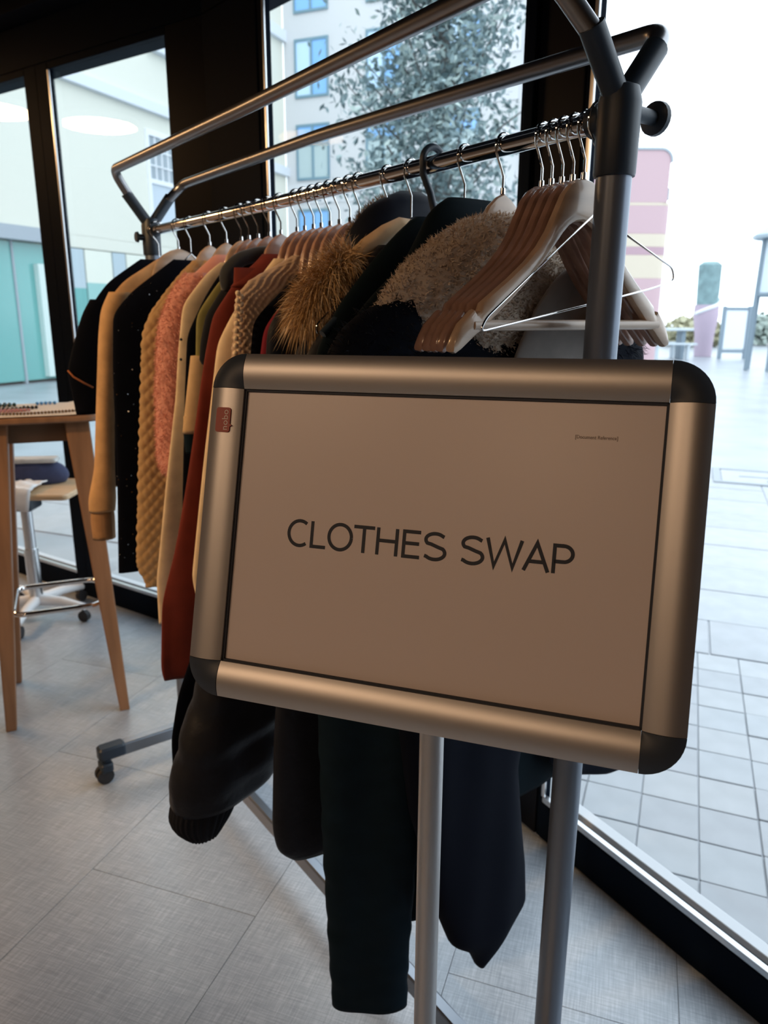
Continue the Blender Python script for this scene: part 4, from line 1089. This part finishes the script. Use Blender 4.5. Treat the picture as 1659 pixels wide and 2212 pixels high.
# 12 crochet knit with plaited edge
def lumps(pitch, amp):
    def f(a, z, u, h): return amp * np.sin(u / pitch * 2 * math.pi + 1.2 * np.sin(z / pitch * 2.2)) * np.sin(z / pitch * 2 * math.pi)
    return f
g = garment('crochet_knit', 'beige crochet knit with plaited cord edge, just above the sign corner', 'cardigan', 0.560, 0.98)
gpart('body', loft([(1.452, -0.045, 0.05, 0.014), (1.435, -0.075, 0.075, 0.018), (1.41, -0.128, 0.128, 0.020), (1.38, -0.158, 0.158, 0.022), (1.28, -0.170, 0.16, 0.022), (0.98, -0.180, 0.17, 0.022)], lumps(0.012, 0.0022), n=260, dz=0.003, seed=18, fold=0.003), cloth('beige_crochet', (0.48, 0.35, 0.26), bump=(400, 0.5, 0.001), sheen=0.2), g)
cd = MB(); 
for k in range(34):
    z = 1.385 - k * 0.0062; cd.ball(V(-0.160 - 0.010 * (1.385 - z) / 0.1 + (0.0035 if k % 2 else -0.0035), -0.020, z), 0.0052, 8, 5, (1, 0.8, 0.9))
gpart('plaited_cord', cd, CREAMK, g)
# 13 crimson top
g = garment('crimson_top', 'narrow crimson top half hidden behind the fur trim', 'top', 0.598, 0.95)
gpart('body', loft([(1.42, -0.040, 0.040, 0.012), (1.38, -0.085, 0.085, 0.016), (1.33, -0.135, 0.135, 0.018), (1.2, -0.160, 0.16, 0.018), (0.95, -0.18, 0.17, 0.018)], seed=19, fold=0.004), CRIM, g)
# 14 grey-brown puffer, its fat sleeve hangs below the sign
g = garment('puffer_jacket', 'dark puffer jacket with fat sleeve and knitted cuff below the sign corner', 'jacket', 0.640, 0.46)
PUFF = cloth('puffer_shell', (0.010, 0.011, 0.016), 0.45, bump=(35, 0.35, 0.006), sheen=0.0, spec=0.2)
gpart('body', loft([(1.43, -0.05, 0.05, 0.02), (1.38, -0.12, 0.12, 0.028), (1.33, -0.160, 0.16, 0.03), (1.1, -0.18, 0.18, 0.03), (0.8, -0.19, 0.19, 0.03), (0.66, -0.19, 0.19, 0.03)], seed=20, fold=0.004), NAVY, g)
gpart('sleeve', loft([(1.26, -0.165, -0.12, 0.022), (1.20, -0.205, -0.12, 0.032), (1.0, -0.27, -0.13, 0.042), (0.80, -0.305, -0.15, 0.045), (0.725, -0.318, -0.165, 0.045), (0.65, -0.350, -0.165, 0.047), (0.58, -0.374, -0.17, 0.048), (0.53, -0.378, -0.19, 0.044), (0.515, -0.368, -0.21, 0.040)], lambda a, z, u, h: 0.004 * np.abs(np.sin(z * 26 + 0.6 * np.sin(a * 2))), seed=21, fold=0.005, wrinkle=0.0012), PUFF, g)
gpart('cuff', loft([(0.535, -0.372, -0.25, 0.036), (0.50, -0.386, -0.262, 0.038), (0.468, -0.372, -0.285, 0.034), (0.456, -0.355, -0.300, 0.030)], lambda a, z, u, h: 0.0014 * np.cos(a * 30), seed=22, fold=0.001, n=120), cloth('black_rib', (0.005, 0.006, 0.011), sheen=0.0), g)
# thin long black one behind it
g = garment('long_black_top', 'long thin black tunic showing just left of the puffer sleeve', 'tunic', 0.578, 0.47)
gpart('body', loft([(1.42, -0.05, 0.05, 0.010), (1.34, -0.14, 0.14, 0.014), (1.1, -0.17, 0.16, 0.014), (0.80, -0.27, 0.17, 0.014), (0.68, -0.320, 0.17, 0.014), (0.60, -0.338, 0.1, 0.014), (0.50, -0.340, -0.02, 0.014), (0.47, -0.325, -0.08, 0.012)], seed=23, fold=0.003), BLK, g)
# 15 parka with hood and fur trim
g = garment('fur_trimmed_parka', 'navy black parka with raised hood and golden fur trim', 'parka', 0.706, 0.62)
gpart('body', loft([(1.47, -0.06, 0.09, 0.020), (1.44, -0.085, 0.12, 0.034), (1.40, -0.108, 0.15, 0.040), (1.34, -0.138, 0.18, 0.042), (1.29, -0.165, 0.20, 0.042), (1.1, -0.21, 0.21, 0.042), (0.62, -0.22, 0.22, 0.042)], seed=24, fold=0.005), NAVY, g)
hood = loft([(1.541, 0.030, 0.075, 0.008), (1.536, 0.005, 0.095, 0.024), (1.522, -0.020, 0.112, 0.036), (1.500, -0.042, 0.125, 0.044), (1.47, -0.066, 0.135, 0.048), (1.43, -0.085, 0.14, 0.050), (1.38, -0.10, 0.145, 0.048), (1.33, -0.11, 0.15, 0.044)], seed=25, fold=0.003, n=72)
ho = gpart('hood', hood, NAVY, g)
st = strands(hood, 2600, 0.010, 0.0006, -0.2, 0.5, 2, keep=lambda c: (c[:, 2] > 1.470) & (c[:, 1] > 0.012)); zb = g['zb']
FURB = [(0, (0.14, 0.08, 0.04)), (0.3, (0.42, 0.25, 0.11)), (0.65, (0.72, 0.47, 0.23)), (1, (0.85, 0.73, 0.58))]
FUR = mat('golden_fur', (0.4, 0.25, 0.12), 0.7, spec=0.3, island=FURB)
obj('hood_fleece', MB().add([(x, y, z - zb) for x, y, z in st.v], st.f), mat('brown_fleece', (0.22, 0.16, 0.11), 0.9), ho, kind='stuff', fix=False)
# lining crescent and fur along the hood edge
cre = MB(); pa = [V(0.026, -0.052, 1.491), V(-0.012, -0.058, 1.482), V(-0.045, -0.060, 1.464), V(-0.080, -0.058, 1.440), V(-0.110, -0.052, 1.415)]
vs = []; 
for k, q in enumerate(pa):
    w = (0.001, 0.011, 0.015, 0.017, 0.014)[k]
    vs += [q + V(-0.3 * w, 0, w), q + V(0.3 * w, -0.002, 0), q + V(0.3 * w, 0.002, -w), q + V(-0.3 * w, 0.010, -w * 0.3)]
fs = []
for k in range(4):
    for i in range(4): fs.append((k * 4 + i, k * 4 + (i + 1) % 4, (k + 1) * 4 + (i + 1) % 4, (k + 1) * 4 + i))
fs += [(0, 1, 2, 3), (16, 19, 18, 17)]
gpart('hood_lining', MB().add(vs, fs), cloth('beige_lining', (0.50, 0.33, 0.18), sheen=0.3), g)
fpath = [V(-0.085, -0.040, 1.438), V(-0.105, -0.036, 1.420), V(-0.122, -0.03, 1.400), V(-0.136, -0.024, 1.380), V(-0.148, -0.018, 1.358), V(-0.156, -0.010, 1.338)]
core = MB().tube(fpath, [0.010, 0.017, 0.021, 0.022, 0.020, 0.010], 14)
fo = gpart('fur_trim', core, FUR, g, label='golden brown long haired fur trim')
s1 = strands(core, 5200, 0.036, 0.0005, 0.35, 0.42, 3); s2 = strands(core, 3200, 0.050, 0.0005, 1.1, 0.35, 4)
s12 = join(s1, s2)
obj('fur_hair', MB().add([(x, y, z - zb) for x, y, z in s12.v], s12.f), FUR, fo, kind='stuff', fix=False)
gpart('front_placket', MB().tube([V(-0.112, -0.046, 1.398), V(-0.14, -0.052, 1.33), V(-0.165, -0.054, 1.28), V(-0.19, -0.054, 1.15), V(-0.20, -0.05, 0.8)], 0.006, 8), cloth('brown_black_placket', (0.035, 0.028, 0.025), sheen=0.1), g)
# 16 black padded coat
g = garment('black_padded_coat', 'black padded coat with rounded hem showing below the sign left of the long trousers', 'coat', 0.752, 0.47)
gpart('body', loft([(1.45, -0.06, 0.06, 0.018), (1.40, -0.11, 0.11, 0.026), (1.34, -0.15, 0.16, 0.028), (1.29, -0.19, 0.2, 0.028), (1.0, -0.235, 0.21, 0.028), (0.7, -0.262, 0.21, 0.029), (0.54, -0.270, 0.21, 0.028), (0.49, -0.262, 0.1, 0.026), (0.465, -0.235, -0.02, 0.02)], seed=26, fold=0.004), PUFF, g)
# 17 dark green jacket on the plastic hanger
g = garment('dark_green_jacket', 'dark green black jacket on the black plastic hanger', 'jacket', 0.785, 0.72)
gpart('body', loft([(1.487, -0.03, 0.05, 0.012), (1.47, -0.055, 0.075, 0.02), (1.43, -0.10, 0.12, 0.024), (1.36, -0.165, 0.17, 0.024), (1.30, -0.20, 0.2, 0.024), (1.0, -0.21, 0.2, 0.024), (0.72, -0.20, 0.2, 0.024)], seed=27, fold=0.004), GREENBLK, g)
# 18 dark green coat, high collar
g = garment('dark_coat', 'green black coat with high collar behind the fleece collared coat', 'coat', 0.832, 0.50)
gpart('body', loft([(1.505, -0.03, 0.075, 0.014), (1.495, -0.055, 0.09, 0.022), (1.46, -0.075, 0.10, 0.030), (1.42, -0.10, 0.13, 0.032), (1.37, -0.16, 0.18, 0.032), (1.32, -0.21, 0.22, 0.032), (1.25, -0.22, 0.24, 0.032), (1.10, -0.19, 0.25, 0.032), (0.98, -0.10, 0.27, 0.032), (0.75, -0.09, 0.32, 0.032), (0.60, -0.06, 0.36, 0.030), (0.53, -0.02, 0.36, 0.028), (0.50, 0.03, 0.30, 0.024)], seed=28, fold=0.005), GREENBLK, g)
# 19 black fur coat with fleece collar; its front hangs in a point
g = garment('black_fur_coat', 'long black fur coat with beige fleece collar and pointed hem', 'coat', 0.882, 0.25)
BF = mat('black_fur', (0.003, 0.0045, 0.010), 0.8, spec=0.08)
BFH = mat('black_fur_hair', (0.005, 0.007, 0.013), 0.6, spec=0.2)
bfb = loft([(1.40, -0.10, 0.11, 0.028), (1.36, -0.17, 0.18, 0.032), (1.30, -0.20, 0.205, 0.034), (1.10, -0.19, 0.19, 0.034), (0.85, -0.17, 0.13, 0.034), (0.63, -0.14, 0.085, 0.032), (0.42, -0.080, 0.122, 0.030), (0.33, -0.045, 0.130, 0.028), (0.29, 0.000, 0.075, 0.022), (0.25, 0.018, 0.03, 0.012)], seed=29, fold=0.005, sm=2)
bo = gpart('body', bfb, BF, g)
slv = []
for mi in (False, True):
    k = 1.0 if not mi else 1.17
    rr_ = [(1.37, -0.185 * k, -0.13, 0.024), (1.34, -0.245 * k, -0.14, 0.034), (1.30, -0.272 * k, -0.15, 0.038), (1.15, -0.285 * k, -0.16, 0.038), (0.88, -0.29 * k, -0.18, 0.036)]
    if mi: rr_ = [(z, -b, -a, t_) for z, a, b, t_ in rr_]
    q = loft(rr_, seed=30, fold=0.003); slv.append(q)
    so = gpart('sleeve', q, BF, g)
    st = strands(q, 3500, 0.014, 0.0006, 0.5, 0.45, 6 + mi, zr=(1.0, 1.4)); zb = g['zb']
    obj('fur_hair', MB().add([(x, y, z - zb) for x, y, z in st.v], st.f), BFH, so, kind='stuff', fix=False)
# fleece collar: two lapels and a back roll
FLE = mat('fleece_pile', (0.55, 0.45, 0.36), 0.95, spec=0.1, sheen=0.5)
FLH = mat('fleece_hair', (0.56, 0.47, 0.37), 0.9, spec=0.15, island=[(0, (0.46, 0.36, 0.28)), (1, (0.72, 0.61, 0.50))])
cl = loft([(1.478, -0.02, 0.055, 0.020), (1.470, -0.055, 0.085, 0.034), (1.445, -0.105, 0.125, 0.042), (1.415, -0.150, 0.145, 0.043), (1.385, -0.182, 0.155, 0.042), (1.362, -0.202, 0.162, 0.041), (1.352, -0.198, 0.166, 0.041), (1.335, -0.150, 0.172, 0.040), (1.315, -0.09, 0.178, 0.038), (1.295, -0.06, 0.182, 0.034)], lambda a, z, u, h: 0.003 * np.sin(u * 190 + 3 * np.sin(z * 130)) * np.sin(z * 170 + 2 * np.sin(u * 90)), seed=31, fold=0.006, n=160, dz=0.004, sm=2)
cc_ = gpart('collar', cl, FLE, g, label='beige fleece collar')
st = strands(cl, 22000, 0.0062, 0.0010, 0.1, 0.9, 9, curl=True); zb = g['zb']
obj('fleece_curls', MB().add([(x, y, z - zb) for x, y, z in st.v], st.f), FLH, cc_, kind='stuff', fix=False)
lap = loft([(1.418, 0.085, 0.112, 0.006), (1.40, 0.055, 0.146, 0.008), (1.36, 0.020, 0.158, 0.009), (1.30, -0.015, 0.172, 0.009), (1.22, -0.04, 0.176, 0.009), (1.10, -0.05, 0.17, 0.009)], seed=33, fold=0.0025, y0=-0.050)
gpart('skirt_panel', loft([(1.0, 0.12, 0.30, 0.014), (0.75, 0.15, 0.36, 0.016), (0.57, 0.20, 0.42, 0.016), (0.52, 0.26, 0.44, 0.014), (0.485, 0.36, 0.445, 0.010)], seed=36, fold=0.004, y0=0.022), BF, g)
lp = gpart('lapel', lap, cloth('grey_plush', (0.22, 0.19, 0.17), sheen=0.5), g, label='grey brown plush lapel')
# 20 long trousers
g = thing('trousers', 'long dark teal trousers hanging nearly to the floor left of the sign pole', 'trousers', (-0.022, 1.012, 0.212), math.radians(-2)); g['zb'] = 0.195
gpart('leg', loft([(1.02, -0.07, 0.085, 0.018), (0.8, -0.078, 0.085, 0.022), (0.5, -0.073, 0.078, 0.024), (0.3, -0.066, 0.068, 0.024), (0.195, -0.062, 0.066, 0.022)], seed=34, fold=0.007, nfold=0.9, wrinkle=0.0008), TEALBLK, g)
gpart('leg', loft([(1.02, 0.0, 0.11, 0.014), (0.6, 0.04, 0.115, 0.014), (0.40, 0.05, 0.10, 0.013), (0.34, 0.06, 0.085, 0.012)], seed=35, fold=0.004, y0=0.036), TEALBLK, g)

# ------------------------------------------------------------------ table, jewellery, swivel stool
TC = V(-1.15, 2.45, 0); TA = math.radians(23)
tb = thing('bar_table', 'tall oak bar table with splayed legs and chrome foot ring', 'table', tuple(TC), TA)
obj('table_top', MB().rbox((0, 0, 1.030), (0.195, 0.195, 0.010), 0.05, seg=6), TABLE_WOOD, tb, smooth=True)
obj('apron', MB().box((0, 0, 0.985), (0.115, 0.115, 0.034)), mat('dark_oak_apron', (0.16, 0.09, 0.05), 0.5), tb, bevel=0.003)
for sx_ in (-1, 1):
    for sy in (-1, 1):
        top, bot = V(sx_ * 0.118, sy * 0.118, 1.02), V(sx_ * 0.180, sy * 0.180, 0.0)
        vs = []
        for q, h in ((bot, 0.0165), (bot * 0.5 + top * 0.5, 0.028), (top, 0.037)):
            for a, b in ((-1, -1), (1, -1), (1, 1), (-1, 1)): vs.append(q + V(a * h, b * h, 0))
        fs = [(0, 3, 2, 1), (8, 9, 10, 11)] + [(k * 4 + i, k * 4 + (i + 1) % 4, (k + 1) * 4 + (i + 1) % 4, (k + 1) * 4 + i) for k in range(2) for i in range(4)]
        obj('leg', MB().add(vs, fs), TABLE_WOOD, tb, bevel=0.004)
h = 0.138
ring = bend([V(0, -h, 0.385), V(h, -h, 0.385), V(h, h, 0.385), V(-h, h, 0.385), V(-h, -h, 0.385), V(0, -h, 0.385)], 0.05, 6)
obj('foot_ring', MB().tube(ring[:-1], 0.009, 12, closed=True), CHROME, tb, smooth=True, label='chrome foot ring')
# display sheet
DS = mat('cream_card', (0.80, 0.68, 0.55), 0.6)
sh = MB(); N_ = 14; vs = []
for i in range(N_ + 1):
    for j in range(N_ + 1):
        x, y = -0.19 + 0.365 * i / N_, -0.185 + 0.36 * j / N_
        z = 0.0025 + 0.030 * max(0, (x - 0.09) / 0.085) ** 2 * (0.2 + 0.8 * max(0, (y + 0.19) / 0.36))
        vs.append(V(x, y, z))
fs = [(i * (N_ + 1) + j, (i + 1) * (N_ + 1) + j, (i + 1) * (N_ + 1) + j + 1, i * (N_ + 1) + j + 1) for i in range(N_) for j in range(N_)]
o = obj('display_card', MB().add(vs, fs), DS, smooth='full'); o.location = (TC[0], TC[1], 1.0405); o.rotation_euler = (0, 0, TA)
sd = o.modifiers.new('solid', 'SOLIDIFY'); sd.thickness = 0.0015; sd.offset = 1
tag(o, 'cream display card with curled corner lying on the oak bar table', 'card')
def tpt(x, y, z=0): 
    return V(TC[0] + x * math.cos(TA) - y * math.sin(TA), TC[1] + x * math.sin(TA) + y * math.cos(TA), 1.0445 + z)
def necklace(pts, r, m, label):
    P_ = [tpt(*q) for q in pts]; P2 = []
    for k in range(len(P_) - 1):
        n_ = max(2, int(np.linalg.norm(P_[k + 1] - P_[k]) / (r * 2.1)))
        P2 += [P_[k] + (P_[k + 1] - P_[k]) * q / n_ for q in range(n_)]
    c = P2[0]; t = thing('necklace', label, 'necklace', tuple(c))
    be = MB(); 
    for q in P2: be.ball(q - c + V(0, 0, r * 0.9), r, 8, 6)
    obj('beads', be, m, t, smooth='full', kind='stuff')
    obj('cord', MB().tube([q - c + V(0, 0, r * 0.9) for q in P2], 0.0008, 5), INK, t)
necklace([(-0.10, -0.135), (-0.03, -0.150), (0.05, -0.135), (0.13, -0.115)], 0.0048, mat('bronze_bead', (0.16, 0.10, 0.05), 0.3, 0.5), 'bronze bead necklace along the front edge of the display card')
necklace([(-0.16, -0.06), (-0.08, -0.075), (-0.02, -0.050), (-0.09, -0.035), (-0.16, -0.045)], 0.005, mat('rose_bead', (0.45, 0.20, 0.20), 0.25), 'rose bead necklace looped at the left of the display card')
necklace([(-0.15, 0.0), (-0.07, -0.012), (0.0, 0.01), (-0.05, 0.03)], 0.0058, mat('black_bead', (0.015, 0.014, 0.016), 0.15), 'black bead necklace in the middle of the display card')
necklace([(-0.13, 0.10), (-0.10, 0.085), (-0.07, 0.10), (-0.10, 0.12), (-0.13, 0.10)], 0.007, mat('dark_green_bead', (0.02, 0.05, 0.04), 0.15), 'dark green bead cluster at the back left of the display card')
necklace([(0.0, 0.12), (0.04, 0.13), (0.07, 0.12)], 0.006, mat('blue_bead', (0.10, 0.30, 0.62), 0.15), 'short blue bead string at the back of the display card')
o = obj('ribbon_strip', MB().box((0, 0, 0.0006), (0.16, 0.006, 0.0006)), mat('lilac_ribbon', (0.42, 0.36, 0.46), 0.6)); q = tpt(0.0, -0.095); o.location = tuple(q); o.rotation_euler = (0, 0, TA + 0.06)
tag(o, 'thin lilac ribbon strip laid across the display card', 'ribbon')

SWC = V(-1.585, 3.17, 0)
sw = thing('swivel_stool', 'swivel stool with silver column and white star base behind the bar table', 'stool', tuple(SWC))
WH = mat('white_base_paint', (0.78, 0.80, 0.82), 0.35)
obj('column', MB().tube([V(0, 0, 0.08), V(0, 0, 0.33)], 0.030, 20).tube([V(0, 0, 0.33), V(0, 0, 0.53)], 0.024, 20), mat('silver_column', (0.72, 0.74, 0.76), 0.25, 1.0), sw, smooth=True)
obj('tilt_mechanism', MB().rbox((0, 0, 0.545), (0.05, 0.06, 0.03), 0.012), BLACK_PLASTIC, sw, smooth=True)
obj('hub_collar', MB().lathe([(0.034, 0.075), (0.042, 0.082), (0.03, 0.10)], seg=20), BLACK_PLASTIC, sw, smooth=True)
obj('seat', MB().rbox((0.04, 0, 0.605), (0.22, 0.17, 0.012), 0.03, seg=4), mat('pale_ply_seat', (0.62, 0.43, 0.25), 0.4, grain=((5, 40, 40), 0.15)), sw, smooth=True)
obj('seat_bracket', MB().box((0.0, 0, 0.583), (0.09, 0.07, 0.009)), GREYF, sw)
for k in range(5):
    a_ = math.radians(-12 + 72 * k); ca, sa = math.cos(a_), math.sin(a_)
    lg = obj('base_leg', MB().tube([V(0.02 * ca, 0.02 * sa, 0.085), V(0.13 * ca, 0.13 * sa, 0.088), V(0.245 * ca, 0.245 * sa, 0.070)], [0.026, 0.021, 0.015], 12), WH, sw, smooth=True)
    obj('caster', MB().lathe([(0.012, -0.014), (0.025, -0.012), (0.026, 0.012), (0.012, 0.014)], (0.235 * ca, 0.235 * sa, 0.027), 16, [V(ca, sa, 0), V(0, 0, 1), V(-sa, ca, 0)]).tube([V(0.235 * ca, 0.235 * sa, 0.03), V(0.235 * ca, 0.235 * sa, 0.062)], 0.008, 8), BLACK_RUBBER, lg, smooth=True)
# white cloth and navy bag on the stool
vs = []; N_ = 16; r = np.random.default_rng(2)
for i in range(N_ + 1):
    for j in range(N_ + 1):
        x, y = -0.13 + 0.24 * i / N_, -0.20 + 0.20 * j / N_
        z = 0.024 + 0.012 * noise.noise(Vector((x * 22, y * 22, 3))) + 0.008 * noise.noise(Vector((x * 50, y * 50, 9)))
        if y < -0.165: z -= (-(y + 0.165)) * 2.4
        vs.append(V(x, y, z))
fs = [(i * (N_ + 1) + j, (i + 1) * (N_ + 1) + j, (i + 1) * (N_ + 1) + j + 1, i * (N_ + 1) + j + 1) for i in range(N_) for j in range(N_)]
o = obj('white_cloth', MB().add(vs, fs), mat('white_cotton', (0.80, 0.82, 0.83), 0.8), smooth='full'); o.location = (SWC[0], SWC[1], 0.617)
sd = o.modifiers.new('solid', 'SOLIDIFY'); sd.thickness = 0.003; sd.offset = 1
tag(o, 'crumpled white cloth on the front of the swivel stool seat', 'cloth')
bag = thing('navy_bag', 'navy fabric pouch with pink patch lying on the swivel stool', 'bag', (SWC[0] + 0.02, SWC[1] + 0.075, 0.618), 0.15)
bm = loft([(0.105, -0.06, 0.05, 0.018), (0.095, -0.11, 0.10, 0.05), (0.06, -0.15, 0.14, 0.07), (0.02, -0.16, 0.15, 0.075), (0.0, -0.14, 0.13, 0.065)], seed=40, fold=0.004, n=40)
obj('pouch', bm, cloth('navy_canvas', (0.05, 0.06, 0.12), sheen=0.1), bag, smooth='full')
obj('patch', MB().rbox((-0.11, -0.068, 0.045), (0.035, 0.006, 0.02), 0.005), cloth('pink_patch', (0.70, 0.36, 0.42), sheen=0.1), bag, smooth=True)
obj('flap', MB().rbox((0.0, -0.01, 0.104), (0.11, 0.04, 0.010), 0.02), cloth('grey_flap', (0.55, 0.57, 0.56), sheen=0.1), bag, smooth=True)
for o in list(bpy.data.objects):
    if 'zb' in o: del o['zb']
